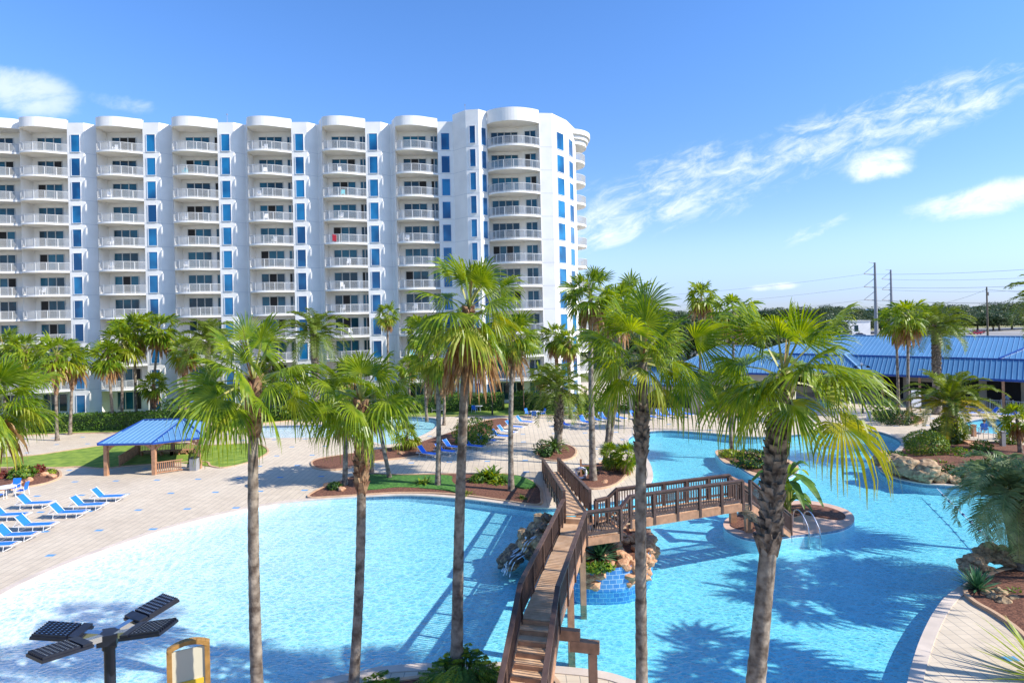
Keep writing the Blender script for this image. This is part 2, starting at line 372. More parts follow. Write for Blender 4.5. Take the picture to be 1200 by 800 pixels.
# ================================================================ ground, pools, beds
def px_loop(pts, z=0.0, sub=5): return catmull([gp(x, y, z) for x, y in pts], sub)
POOL = [(-70,742),(0,697),(60,668),(120,645),(200,618),(270,600),(340,588),(420,582),(480,580),(540,584),(590,590),(632,595),
 (668,593),(700,589),(735,583),(757,571),(765,557),(758,537),(742,525),(736,515),(746,508),(776,504),(830,507),(870,511),(900,511),
 (940,508),(985,504),(1020,504),(1042,509),(1056,517),(1052,526),(1038,535),(1029,543),(1031,550),(1046,559),(1072,565),(1100,568),
 (1164,571),(1230,574),(1290,590),(1300,620),(1250,648),(1180,663),(1140,680),(1112,697),(1095,718),(1080,748),(1068,785),(1058,830),(1040,880),
 (980,856),(900,832),(820,815),(747,799),(718,790),(690,785),(648,781),(588,777),(556,778),(500,778),(447,782),(415,789),(372,798),(320,812),(240,835),(120,868),(-60,905),(-260,900),(-240,830)]
SM_I = [(848,617),(858,625),(874,631),(895,633),(930,628),(962,625),(988,620),(1001,611),(996,600),(975,592),(945,587),(910,590),(875,598),(852,608)]
MID_I = [(838,530),(848,527),(866,528),(890,531),(915,536),(935,546),(930,557),(908,562),(886,559),(874,553),(864,547),(848,542)]
WF_I = [(584,655),(600,667),(632,673),(668,688),(700,690),(736,687),(758,675),(766,655),(752,636),(712,624),(660,618),(610,624),(588,638)]
P_pool, P_sm, P_mid, P_wf = px_loop(POOL), px_loop(SM_I), px_loop(MID_I), px_loop(WF_I)
P_back = px_loop([(296,500),(340,498),(400,496),(445,490),(480,488),(514,491),(511,500),(497,509),(475,517),(452,521),(436,517),(424,512),(395,512),(345,513),(302,512)])
P_spa = px_loop([(1133,494),(1160,490),(1200,498),(1215,506),(1190,509),(1150,507),(1134,501)])
P_lap = px_loop([(870,474),(892,467),(925,465),(962,468),(980,474),(960,481),(920,483),(885,481)])
def V2(x, y): return Vector((x, y, 0))
deck_outer = [V2(-95,5), V2(95,5), V2(95,100), V2(40,112), V2(-95,92)]
tag(fill('paved_deck', [deck_outer, P_pool, P_back, P_spa, P_lap], 0, M['paving']), kind='structure')
# far ground and sea
mb = MB(); mb.poly([V2(-2600,-200)-Vector((0,0,1.45)), V2(2600,-200)-Vector((0,0,1.45)), V2(2600,1500)-Vector((0,0,1.45)), V2(-2600,1500)-Vector((0,0,1.45))])
tag(mb.build('basin_ground', M['earth']), kind='structure')
g1 = [V2(-2600,-200), V2(2600,-200), V2(2600,1500), V2(-2600,1500)]
hole = [V2(-94.9,5.1), V2(94.9,5.1), V2(94.9,99.9), V2(40,111.9), V2(-94.9,91.9)]
tag(fill('ground', [g1, hole], -.01, M['earth']), kind='structure')
mb = MB(); mb.poly([(-20000,1400,-1.6),(20000,1400,-1.6),(20000,25000,-1.6),(-20000,25000,-1.6)]); tag(mb.build('sea', M['sea']), kind='structure')
# parking and road strip on the right
mb = MB(); mb.poly([(60,205,.01),(420,205,.01),(420,330,.01),(60,330,.01)]); tag(mb.build('parking_lot', M['asphalt']), kind='structure')
mb = MB()
for i in range(60): mb.box((110+i*5, 262, .02), (.15, 5, .012))
tag(mb.build('parking_markings', mat('white paint', (.8,.8,.78))), kind='structure')
mb = MB(); mb.poly([(60,345,.01),(600,345,.01),(600,460,.01),(60,460,.01)]); tag(mb.build('field', mat('pale field', (.22,.25,.06), .95, scale=.04, col2=(.46,.40,.20), det=8)), kind='structure')
# ---- pools: basin, coping, water
M['poolwall'] = mat('pool wall', (.74,.80,.82), .6, var=.05, scale=1)
M['band'] = mat('waterline tile', (.10,.14,.22), .3, scale=9, col2=(.22,.30,.40))
M['coping'] = mat('coping', (.60,.50,.41), .75, var=.1, scale=1.2, bump=.15, bscale=14)
def floor_depth(x, y):
    t_ = min(1, max(0, (x + 24)/30)); t_ = t_*t_*(3-2*t_)
    return -.125 - .58*t_
def basin(P, name, shallow=None, zw=-.10):
    """floor follows a grid clipped by the walls, so the left side slopes up like a beach"""
    mb = MB(); xs = [p.x for p in P]; ys = [p.y for p in P]
    x0, x1, y0, y1 = min(xs)-1.5, max(xs)+1.5, min(ys)-1.5, max(ys)+1.5
    nx, ny = 60, 8
    rows = []
    for j in range(ny+1):
        rows.append([(x0+(x1-x0)*i/nx, y0+(y1-y0)*j/ny) for i in range(nx+1)])
    for j in range(ny):
        mb.strip([(x, y, floor_depth(x, y) if shallow is None else shallow) for x, y in rows[j]], [(x, y, floor_depth(x, y) if shallow is None else shallow) for x, y in rows[j+1]])
    o = mb.build(name+'_floor', M['plaster'], smooth=True); tag(o, kind='structure')
    mb = MB()
    mb.strip([p+Vector((0,0,-.002)) for p in P], [p+Vector((0,0,-.26)) for p in P], 0, True)
    if name == 'pool':
        for i_ in range(len(P)):
            if P[i_].x < -11.5: mb.m[i_] = 2
    mb.strip([p+Vector((0,0,-.26)) for p in P], [p+Vector((0,0,-1.4)) for p in P], 1, True)
    tag(mb.build(name+'_wall', [M['band'], M['poolwall'], M['plaster']]), kind='structure')
    mb = MB(); O = offset(P, .38); I = offset(P, -.03)
    mb.strip([p+Vector((0,0,.035)) for p in I], [p+Vector((0,0,.035)) for p in O], 0, True)
    mb.strip([p+Vector((0,0,.035)) for p in O], [p+Vector((0,0,-.01)) for p in O], 0, True)
    mb.strip([p+Vector((0,0,-.04)) for p in I], [p+Vector((0,0,.035)) for p in I], 0, True)
    tag(mb.build(name+'_coping', M['coping']), kind='structure')
    Wl = offset(P, .012)
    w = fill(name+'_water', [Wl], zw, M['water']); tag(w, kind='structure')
basin(P_pool, 'pool'); basin(P_back, 'back_pool', -.5); basin(P_spa, 'small_pool', -.8); basin(P_lap, 'lap_pool', -1.1)
def island(P, name, top=.03, m=None):
    mb = MB()
    mb.strip([p+Vector((0,0,top-.12)) for p in P], [p+Vector((0,0,top)) for p in P], 1, True)
    mb.strip([p+Vector((0,0,-1.42)) for p in P], [p+Vector((0,0,top-.12)) for p in P], 2, True)
    mb.poly([p+Vector((0,0,top)) for p in P], 0)
    return tag(mb.build(name, [m or M['kerb'], M['band'], M['poolwall']]), kind='structure')
island(P_sm, 'round_island', .05, mat('pink paving', (.58,.38,.28), .8, var=.1, scale=2, bump=.2, bscale=8)); island(P_mid, 'planted_island', .08)
def bed(pts, name, m, z=.06, kerb=True, lump=0, sub=5, P=None):
    P = P or px_loop(pts, 0, sub)
    if area2(P) < 0: P = P[::-1]
    c = sum(P, Vector())/len(P)
    mb = MB(); rings = []
    for k, f_ in enumerate((1, .93, .8, .6, .35, .12)):
        rings.append([c + (p-c)*f_ + Vector((0, 0, z + lump*(1-f_)*(1+.5*noise.noise(p*f_*.8)) + .03*noise.noise(p*f_*2.3)*(1 if k else 0))) for p in P])
    for a, b_ in zip(rings, rings[1:]): mb.strip(a, b_, 0, True)
    mb.poly(rings[-1]); mb.strip([Vector((p.x,p.y,-.02)) for p in P], rings[0], 0, True)
    tag(mb.build(name, m, smooth=True), kind='structure')
    if kerb:
        mb = MB(); O = offset(P, .10); I = offset(P, -.06); zz = Vector((0,0,z+.05))
        mb.strip([p+zz for p in I], [p+zz for p in O], 0, True); mb.strip([Vector((p.x,p.y,-.02)) for p in O][::1], [p+zz for p in O], 0, True)
        mb.strip([p+zz for p in I], [Vector((p.x,p.y,-.02)) for p in I], 0, True)
        tag(mb.build(name+'_kerb', M['kerb']), kind='structure')
bed([(-40,547),(20,548),(70,548),(92,547),(122,549),(150,546),(235,541),(247,546),(262,548),(287,543),(305,536),(314,529),(306,522),(285,520),(240,522),(200,519),(160,520),(122,522),(80,528),(37,534),(0,536),(-60,540)], 'lawn', M['grass'], .03, True, 0)
bed([(-40,580),(0,576),(30,571),(55,566),(70,559),(66,551),(40,549),(-40,552)], 'left_planting_bed', M['mulch'], .05, True, .15)
bed([(362,583),(400,582),(470,578),(535,580),(590,587),(630,592),(634,582),(631,571),(612,560),(585,556),(527,556),(470,557),(425,556),(400,564),(378,572)], 'poolside_bed', M['mulch'], .06, True, .12)
bed([(424,575),(470,573),(520,576),(540,579),(530,566),(525,559),(470,559),(426,559)], 'poolside_ground_cover', M['cover'], .17, False, .08)
bed([(600,570),(612,574),(624,573),(627,569),(614,562),(597,559),(588,563)], 'ground_cover_patch', M['cover'], .2, False, .15)
bed([(366,545),(374,550),(400,550),(440,541),(480,536),(510,531),(540,522),(575,508),(597,497),(592,491),(570,493),(540,505),(500,521),(465,527),(430,530),(385,536),(368,540)], 'lounger_bed', M['mulch'], .06, True, .2)
bed([(671,565),(680,571),(700,573),(721,568),(733,557),(735,545),(722,538),(698,545),(680,553)], 'palm_circle_bed', M['mulch'], .06, True, .15)
bed([(629,532),(636,538),(654,540),(670,537),(675,529),(668,523),(650,520),(634,524)], 'date_palm_bed', M['mulch'], .06, True, .15)
bed([(856,616),(870,622),(884,623),(890,612),(886,600),(866,604)], 'island_mulch', M['mulch'], .09, False, .06)
bed([(915,612),(935,603),(960,607),(985,610),(990,604),(972,596),(945,592),(922,594),(905,600)], 'island_bark_mulch', M['mulch'], .1, False, .08)
bed([(842,532),(865,531),(890,534),(915,539),(928,547),(924,556),(908,558),(888,555),(872,550),(860,544)], 'middle_island_mulch', M['mulch'], .12, False, .1)
bed([(1034,548),(1050,556),(1076,562),(1102,565),(1170,568),(1240,572),(1240,530),(1180,520),(1130,515),(1085,508),(1072,512),(1062,520),(1056,530),(1042,540)], 'rock_garden_bed', M['mulch'], .06, False, .35)
bed([(1030,490),(1060,497),(1080,495),(1078,489),(1060,486),(1030,484)], 'right_hedge_bed', M['mulch'], .06, True, .1)
# near planting beds along the lower edge
near1 = catmull([V2(-11.5,17.5), V2(-6.9,19.0), V2(-3.6,19.95), V2(-1,20.15), V2(1.0,20.0), V2(1.3,17), V2(0,13.5), V2(-6,12.5), V2(-12,14)], 5)
bed(None, 'near_planting_bed', M['mulch'], .09, True, .12, P=near1)
near2 = catmull([gp(1133,692), gp(1141,706), gp(1165,720), gp(1190,737), gp(1230,768), gp(1290,760), gp(1300,690), gp(1240,668), gp(1190,668), gp(1160,676)], 5)
bed(None, 'palm_rock_bed', M['mulch'], .1, True, .2, P=near2)
mb = MB(); 
P = px_loop([(-60,519),(-60,500),(0,498),(120,500),(250,503),(300,497),(300,484),(120,484),(-60,484)])
bed([(-70,512),(80,508),(250,505),(300,497),(420,488),(640,487),(692,482),(690,472),(420,476),(120,484),(-70,486)], 'hedge_lawn', M['grass'], .04, True, 0)
# ================================================================ hotel tower
NF = 12; FH = 3.2; FZ = [35.6 - FH*i for i in range(NF)]; SOF = 38.75; TOP = 40.05; TOPM = 39.6
hotel = thing('condominium_building', 'white twelve storey curved balcony building filling the left half behind the palms', 'building', (0,0,0))
AX, AY = dp(31, 300, 69.2).xy; BX, BY = dp(527, 300, 72).xy
fang = atan2(BY-AY, BX-AX); fdir = Vector((cos(fang), sin(fang), 0)); fout = Vector((sin(fang), -cos(fang), 0))   # fout points to the viewer
def frame_at(px):                       # origin on the facade line seen at column px
    u, v = uv(px, 300)
    # intersect ray X=u/F*Y with the facade line
    k = u/F; s = (k*AY - AX)/(fdir.x - k*fdir.y)
    return Vector((AX, AY, 0)) + fdir*s
def L2W(o, d, n, x, y, z=0.0): return o + d*x + n*y + Vector((0,0,z))      # x along the facade, y outwards
BAL = [(0,.75),(.15,1.1),(.7,1.42),(1.5,1.62),(2.6,1.62),(3.7,1.3),(4.8,.75),(5.8,.32)]
wall = MB(); trim = MB(); joint = MB()
def vpanel(mb, a, b, z0, z1, mi=0): mb.add([(a.x,a.y,z0),(b.x,b.y,z0),(b.x,b.y,z1),(a.x,a.y,z1)], [(0,1,2,3)], mi)
def polywall(pts, z0, z1, mb=wall):
    for a, b in zip(pts, pts[1:]): vpanel(mb, a, b, z0, z1)
glass_parts = 0
def window(o, d, n, x0, x1, z0, z1, m='glass'):
    """window column pane with frame, standing 3 cm proud"""
    mb = MB(); a = .06
    P = lambda x, y, z: L2W(o, d, n, x, y, z)
    def bx(xa, xb, za, zb, y, mi):
        vs = [P(x, yy, z) for x in (xa, xb) for yy in (0, y) for z in (za, zb)]
        mb.add(vs, [(0,1,3,2),(4,6,7,5),(0,4,5,1),(2,3,7,6),(0,2,6,4),(1,5,7,3)], mi)
    bx(x0, x1, z0, z1, .03, 1)
    bx(x0-a, x0, z0-a, z1+a, .07, 0); bx(x1, x1+a, z0-a, z1+a, .07, 0); bx(x0, x1, z1, z1+a, .07, 0); bx(x0, x1, z0-a, z0, .09, 0)
    return mb
def add_window(o, d, n, x0, x1, z0, z1):
    mb = window(o, d, n, x0, x1, z0, z1)
    w = MB(); g = MB()
    for f, mi in zip(mb.f, mb.m):
        (g if mi else w).add([mb.v[i] for i in f], [tuple(range(len(f)))])
    fr = w.build('window', M['wframe'], hotel); g.build('pane', M['glass'], fr)
stuffwin = MB()
balcony_meshes = {}
def sm(pts, n=3): return [Vector((p.x, p.y, 0)) for p in catmull([Vector((x, y, 0)) for x, y in pts], n, False)]
def balcony_mesh(key, curve, back, glassy=False):
    """slab + railing meshes in local facade coordinates (x along, y outwards), floor at z=0"""
    c = sm(curve)
    mb = MB(); n = len(c)
    top = [Vector((p.x, p.y, 0)) for p in c]; bot = [Vector((p.x, p.y, -.26)) for p in c]
    mb.strip(bot, top, 0)
    lst = [Vector((c[-1].x, back, 0)), Vector((c[0].x, back, 0))]
    mb.poly(top + lst, 0); mb.poly([p - Vector((0,0,.26)) for p in reversed(top + lst)], 1)
    lip = [Vector((p.x, p.y+.04, 0)) for p in c]
    slab = mb
    r = MB()
    L = [0]
    for a, b in zip(c, c[1:]): L.append(L[-1] + (b-a).length)
    def pt(s):
        for i in range(len(c)-1):
            if s <= L[i+1] or i == len(c)-2:
                f = (s - L[i])/(L[i+1]-L[i]); return c[i].lerp(c[i+1], f) - Vector((0, .07, 0))
    T = L[-1]
    ins = [p - Vector((0,.07,0)) for p in c]
    for a, b in zip(ins, ins[1:]):
        r.bar(a+Vector((0,0,1.07)), b+Vector((0,0,1.07)), .07, .06); r.bar(a+Vector((0,0,.10)), b+Vector((0,0,.10)), .04, .05)
    k = int(T/.105)
    for i in range(k+1):
        p = pt(T*i/k); r.box(p+Vector((0,0,.58)), (.028,.028,.94))
    k = max(2, round(T/1.35))
    for i in range(k+1):
        p = pt(T*i/k); r.box(p+Vector((0,0,.54)), (.09,.09,1.08))
    return slab, r
def mesh_of(name, mb, mats):
    me = bpy.data.meshes.new(name); me.from_pydata(mb.v, [], mb.f)
    for m in mats: me.materials.append(m)
    me.polygons.foreach_set('material_index', mb.m); me.update(); return me
def place_balconies(key, curve, back, o, d, n, first=0, flip=False):
    if key not in balcony_meshes:
        s_, r_ = balcony_mesh(key, curve, back)
        balcony_meshes[key] = (mesh_of('balcony', s_, [M['stucco'], M['soffit']]), mesh_of('railing', r_, [M['rail']]))
    ms, mr = balcony_meshes[key]
    # local (x, y out, z) -> world ; columns d, n, up (mirror handled by using n as +y)
    mat4 = Matrix(((d.x, n.x, 0, o.x), (d.y, n.y, 0, o.y), (0, 0, 1, 0), (0,0,0,1)))
    for i in range(first, NF-1):
        b = link('balcony', ms, hotel); b.matrix_local = Matrix.Translation((0,0,FZ[i])) @ mat4
        link('railing', mr, b)
RB = random.Random(3)
def doors(o, d, n, back, panels, name='sliding_doors', zs=None):
    """glass door panels of one flat on each storey; every storey its own part"""
    for i in range(NF):
        mb = MB()
        for (x0, x1) in panels:
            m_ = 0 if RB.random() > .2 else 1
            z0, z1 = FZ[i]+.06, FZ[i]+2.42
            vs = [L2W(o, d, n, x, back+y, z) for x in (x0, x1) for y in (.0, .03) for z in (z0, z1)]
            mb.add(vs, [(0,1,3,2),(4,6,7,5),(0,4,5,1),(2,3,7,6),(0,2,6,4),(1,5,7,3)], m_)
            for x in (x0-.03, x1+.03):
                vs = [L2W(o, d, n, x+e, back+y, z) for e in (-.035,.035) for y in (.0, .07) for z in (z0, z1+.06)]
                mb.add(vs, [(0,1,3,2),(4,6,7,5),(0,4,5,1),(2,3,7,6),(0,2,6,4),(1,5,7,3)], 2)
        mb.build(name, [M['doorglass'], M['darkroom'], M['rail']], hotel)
soff = MB()
def bay(px, W=5.8, nwin=True, last=False, pitch=10.1, curve=BAL, key='bay', sidewin=True):
    o = frame_at(px); d, n = fdir, fout
    P = lambda x, y: L2W(o, d, n, x, y)
    back = -1.35
    # recess
    polywall([P(0,.75), P(.1,back), P(W-.05,back), P(W,.30)], 0, SOF+.4)
    c = [L2W(o, d, n, p.x, p.y) for p in sm(curve)]
    place_balconies(key, curve, back+.02, o, d, n)
    # parapet over the balcony, with its soffit
    polywall(c, SOF, TOP); back_c = [p - n*.3 for p in c]
    polywall(back_c[::-1], TOP-.9, TOP)
    wall.strip([p+Vector((0,0,TOP)) for p in c], [p+Vector((0,0,TOP)) for p in back_c])
    sp_ = [p+Vector((0,0,SOF)) for p in c] + [P(W,back)+Vector((0,0,SOF)), P(0,back)+Vector((0,0,SOF))]
    soff.poly(sp_[::-1])
    pan = [(.85+ i*1.08, .85+i*1.08+.98) for i in range(3)]
    if sidewin: pan += [(4.75,5.1),(5.22,5.6)]
    if W > 7: pan = [(1+i*1.1, 1.98+i*1.1) for i in range(6)]
    doors(o, d, n, back+.005, pan)
    # pier and window column
    if nwin:
        pts = [P(W,.30), P(W+2.15,.30)]
        if not last: pts += [P(W+3.25,-.75), P(W+3.55,-.62), P(pitch-.25,.2), P(pitch-.02,.76)]
        polywall(pts, 0, TOPM)
        if not last: polywall(pts[-3:], TOPM, TOP)
        for a, b in zip(pts, pts[1:]):
            for i in range(NF):
                q = Vector((0,0,FZ[i]-.12)); nn = (b-a).cross(Vector((0,0,1))).normalized()*.012
                if nn.y > 0: nn = -nn
                joint.add([a+nn+q, b+nn+q, b+nn+q+Vector((0,0,.035)), a+nn+q+Vector((0,0,.035))], [(0,1,2,3)])
        for i in range(NF):
            w0, w1, z0, z1 = W+.52, W+1.62, FZ[i]+.05, FZ[i]+2.35
            add_window(L2W(o, d, n, 0, .30), d, n, w0, w1, z0, z1)
    return o
BAYPX = [31, 120, 208, 295, 382, 467]
org = [bay(px, last=(i == 5), pitch=((frame_at(BAYPX[i+1])-frame_at(px)).length if i < 5 else 10), sidewin=(i > 1)) for i, px in enumerate(BAYPX)]
W0 = 9.6
BALW = [(0,.15),(.6,1.0),(2,1.5),(4.2,1.62),(6.4,1.5),(8.4,.95),(9.2,.55),(9.6,.2)]
oL = frame_at(31) - fdir*(W0+.25)
# wide balcony at the left edge of the frame
def frame_bay_left():
    global frame_at
    keep = frame_at; frame_at = lambda px: oL
    bay(0, W=W0, nwin=False, curve=BALW, key='wide')
    frame_at = keep
frame_bay_left()
polywall([L2W(oL, fdir, fout, W0, .2), L2W(org[0], fdir, fout, 0, .15)], 0, TOPM)
# --- corner tower
tp = {k: dp(k[0], 300, k[1]) for k in ((549,70.2),(564,70.0),(574,70.9),(635,70.9),(650,71.1),(667,73.8),(677,77.3))}
T = [L2W(org[5], fdir, fout, 5.8+2.15, .30)] + [Vector((p.x,p.y,0)) for p in tp.values()]
TT = 40.55
polywall(T[0:4], 0, TT); polywall(T[4:8], 0, TT-.35)
def seams(a, b, z=TT):
    for i in range(NF):
        q = Vector((0,0,FZ[i]-.12)); nn = (b-a).cross(Vector((0,0,1))).normalized()*.012
        if nn.y > 0: nn = -nn
        joint.add([a+nn+q, b+nn+q, b+nn+q+Vector((0,0,.035)), a+nn+q+Vector((0,0,.035))], [(0,1,2,3)])
for a, b in ((0,1),(1,2),(2,3),(4,5),(5,6),(6,7)): seams(T[a], T[b])
def facet_windows(a, b, w0, w1, off=.45, parts=True):
    d = (b-a).normalized(); n = d.cross(Vector((0,0,1))).normalized(); L = (b-a).length
    for i in range(NF):
        if parts: add_window(a, d, n, L*w0, L*w1, FZ[i]+off, FZ[i]+off+2.35)
        else:
            mb = window(a, d, n, L*w0, L*w1, FZ[i]+off, FZ[i]+off+2.35); stuffwin.add(mb.v, [tuple(f) for f in mb.f]); stuffwin.m[-len(mb.m):] = mb.m
facet_windows(T[1], T[2], .30, .72, .35)
facet_windows(T[2], T[3], .30, .80, .15, False)
facet_windows(T[5], T[6], .30, .75, -.05, False)
facet_windows(T[6], T[7], .20, .62, -.15, False)
o_ = stuffwin.build('window', [M['wframe'], M['glass']], hotel); o_['kind'] = 'stuff'
# tower balcony bay
o = T[3]; d = (T[4]-T[3]).normalized(); n = d.cross(Vector((0,0,1))).normalized(); Lb = (T[4]-T[3]).length
TC = [(0,.05),(.35,.55),(1.3,1.2),(2.6,1.62),(3.8,1.68),(5.0,1.4),(6.3,.8),(Lb-.02,.1)]
polywall([L2W(o,d,n,0,.05), L2W(o,d,n,.05,-1.5), L2W(o,d,n,4.3,-1.5), L2W(o,d,n,5.0,-1.2), L2W(o,d,n,Lb-.3,-.8), L2W(o,d,n,Lb,.1)], 0, SOF+.6)
place_balconies('tower', TC, -1.45, o, d, n)
c = [L2W(o,d,n,p.x,p.y) for p in sm(TC)]
polywall(c, SOF, TT); bc = [p - n*.3 for p in c]; wall.strip([p+Vector((0,0,TT)) for p in c], [p+Vector((0,0,TT)) for p in bc]); polywall(bc[::-1], TT-.8, TT)
soff.poly(([p+Vector((0,0,SOF)) for p in c] + [L2W(o,d,n,Lb,-1.5,SOF), L2W(o,d,n,0,-1.5,SOF)])[::-1])
doors(o, d, n, -1.49, [(.5,1.35),(1.45,2.3),(2.4,3.25),(3.35,4.2)])
a5, b5 = L2W(o,d,n,5.0,-1.2), L2W(o,d,n,Lb-.3,-.8)
d5 = (b5-a5).normalized(); doors(a5, d5, d5.cross(Vector((0,0,1))).normalized(), .005, [(.25,.95),(1.05,1.75)], 'side_doors')
# closing walls and roof
E = T[7]; back = [Vector((E.x+.5, E.y+14, 0)), Vector((oL.x-6, oL.y+16, 0)), Vector((oL.x, oL.y+1, 0))]
polywall([E] + back, 0, TOPM-.3)
roof = MB(); roof.poly([Vector((p.x,p.y,TOPM-.75)) for p in [oL - fout*.3, org[0]-fout*1.0, org[5]-fout*1.0, T[0]-fout*.5, T[1]+Vector((.3,.5,0)), T[3]+Vector((0,1.5,0)), T[4]+Vector((0,1.5,0)), T[5]+Vector((-.2,.3,0)), T[7]] + back])
roof.build('roof', M['soffit'], hotel)
# round balconies on the far side of the tower
cx, cy = dp(667, 300, 80).xy
for i in range(NF-1):
    mb = MB(); r = MB(); R_ = 2.75; N_ = 28
    ring = [Vector((cx+R_*cos(t_), cy+R_*sin(t_)*1.2, FZ[i])) for t_ in [-1.75+3.5*k/N_ for k in range(N_+1)]]
    mb.strip([p-Vector((0,0,.3)) for p in ring], ring, 0); mb.poly(ring, 0); mb.poly([p-Vector((0,0,.3)) for p in reversed(ring)], 1)
    b = mb.build('round_balcony', [M['stucco'], M['soffit']], hotel)
    for a_, b_ in zip(ring, ring[1:]):
        r.bar(a_+Vector((0,0,1.07)), b_+Vector((0,0,1.07)), .07, .06)
        for f_ in (0,.2,.4,.6,.8): r.box(a_.lerp(b_, f_)+Vector((0,0,.55)), (.035,.035,1.0))
    r.build('railing', M['rail'], b)
mb = MB()
for k, (rr, z0, z1) in enumerate(((3.0,37.9,38.6),(3.3,38.6,39.2),(3.6,39.2,39.9))):
    ring = [Vector((cx+rr*cos(t_), cy+rr*sin(t_)*1.2, 0)) for t_ in [-1.8+3.6*k2/30 for k2 in range(31)]]
    mb.strip([p+Vector((0,0,z0)) for p in ring], [p+Vector((0,0,z1)) for p in ring], 0)
    mb.poly([p+Vector((0,0,z1)) for p in ring], 0); mb.poly([p+Vector((0,0,z0)) for p in reversed(ring)], 1)
mb.build('round_cornice', [M['stucco'], M['soffit']], hotel)
wall.build('wall', M['stucco'], hotel); joint.build('wall_joint', M['joint'], hotel); 
for f_ in soff.f:
    mb = MB(); mb.poly([soff.v[i] for i in f_]); mb.build('soffit', M['soffit'], hotel)
for px, h in ((266,2.6),(545,3.2),(556,2.0)):
    q = dp(px, 130, 74); mb = MB(); mb.tube([(q.x,q.y,TOPM-.7),(q.x,q.y,TOPM+h*.5),(q.x,q.y,TOPM+h)], [.06,.04,.02], 6); mb.box((q.x,q.y,TOPM+h), (.12,.12,.2))
    mb.build('antenna', M['greymetal'], hotel)
# scaled chairs on the balconies
def chair_mesh():
    mb = MB()
    mb.box((0,0,.42), (.5,.5,.05)); mb.box((0,.26,.75), (.5,.05,.62))
    for x in (-.24,.24):
        mb.box((x,0,.64), (.05,.5,.04))
        for y in (-.22,.22): mb.box((x,y,.21), (.05,.05,.42))
    return mb
def chair_thing(matn, label, loc, rz, group):
    t_ = thing('balcony_chair', label, 'chair', loc, rz, group)
    a = MB(); a.box((0,0,.42), (.5,.5,.05)); a.build('seat', M[matn], t_)
    a = MB(); a.box((0,.26,.75), (.5,.05,.62)); a.build('backrest', M[matn], t_)
    for x in (-.24,.24):
        a = MB(); a.box((x,0,.64), (.05,.5,.04)); a.box((x,.22,.53),(.05,.05,.22)); a.box((x,-.22,.53),(.05,.05,.22)); a.build('armrest', M[matn], t_)
        for y in (-.22,.22): a = MB(); a.box((x,y,.21), (.05,.05,.42)); a.build('leg', M[matn], t_)
    return t_
proto_chair = {}
bayname = ['first','second','third','fourth','fifth','sixth']
used = []
ordn = ['top','second','third','fourth','fifth','sixth','seventh','eighth','ninth','tenth','eleventh']
RC = random.Random(5)
spots = [(2,1,1.4,'tealp'),(4,2,2.6,'tealp'),(5,9,1.6,'tealp')]
for b_ in range(6):
    for f_ in range(0, 10):
        if RC.random() < .42 and not any(s_[0]==b_ and s_[1]==f_ for s_ in spots): spots.append((b_, f_, RC.choice([1.3,2.2,3.2]), 'white_plastic'))
for b_, f_, x_, m_ in spots:
    p = L2W(org[b_], fdir, fout, x_, .35, FZ[f_]+.005)
    lb = ('teal' if m_ == 'tealp' else 'white') + ' chair on the %s balcony down of the %s balcony column from the left' % (ordn[f_], bayname[b_])
    rz = fang + RC.uniform(-.6,.6)
    if m_ not in proto_chair: proto_chair[m_] = chair_thing(m_, lb, p, rz, 'chairs on the building balconies')
    else: copy_tree(proto_chair[m_], p, rz, None, lb)
# red towel over a balcony rail
p = L2W(org[4], fdir, fout, 1.35, 1.57, FZ[4]+.62)
mb = MB(); 
for i in range(6):
    mb.box(p + fdir*(i*.09) + Vector((0,-.02*(i%2),-.02*i)), (.1,.05,.95-.05*(i%3)), fang)
tag(mb.build('red_towel', M['red']), 'red towel hanging over a railing of the fifth balcony column', 'towel')
# ================================================================ blue roofed pool buildings
def roof_plane(mb, A, B, C_, D, step=.5, mi=0, ms=1):
    """A-B eave, D-C ridge (A under D); standing seams run square to the eave"""
    A, B, C_, D = map(Vector, (A, B, C_, D)); mb.poly([A, B, C_, D], mi)
    e = (B-A).normalized(); nrm = e.cross(D-A).normalized()
    if nrm.z < 0: nrm = -nrm
    up = nrm.cross(e).normalized()
    if up.z < 0: up = -up
    pol = [((p-A).dot(e), (p-A).dot(up)) for p in (A, B, C_, D)]
    k = math.ceil(min(p[0] for p in pol)/step); kmax = max(p[0] for p in pol)
    while k*step < kmax:
        x = k*step; ys = []
        for i in range(4):
            (x0, y0), (x1, y1) = pol[i], pol[(i+1)%4]
            if (x0-x)*(x1-x) < 0: ys.append(y0 + (y1-y0)*(x-x0)/(x1-x0))
        if len(ys) >= 2 and max(ys)-min(ys) > .15:
            mb.bar(A+e*x+up*(min(ys)+.02)+nrm*.03, A+e*x+up*(max(ys)-.02)+nrm*.03, .04, .05, ms, up=nrm)
        k += 1
def hip(mb, c, L, Wd, h, rz, z, ms=1, ridge=None):
    R = Matrix.Rotation(rz, 3, 'Z'); c = Vector((c[0], c[1], 0)); rl = (L-Wd if ridge is None else ridge)/2
    P = lambda x, y, zz: c + R @ Vector((x, y, 0)) + Vector((0,0,zz))
    a, b = L/2, Wd/2
    roof_plane(mb, P(-a,-b,z), P(a,-b,z), P(rl,0,z+h), P(-rl,0,z+h))
    roof_plane(mb, P(a,b,z), P(-a,b,z), P(-rl,0,z+h), P(rl,0,z+h))
    roof_plane(mb, P(a,-b,z), P(a,b,z), P(rl,.001,z+h), P(rl,-.001,z+h))
    roof_plane(mb, P(-a,b,z), P(-a,-b,z), P(-rl,-.001,z+h), P(-rl,.001,z+h))
    for s_ in (-1, 1):
        for r_ in (-1, 1): mb.bar(P(s_*a,r_*b,z+.03), P(s_*rl,0,z+h+.04), .14, .08, ms)
    mb.bar(P(-rl,0,z+h+.04), P(rl,0,z+h+.04), .22, .08, ms)
    return P
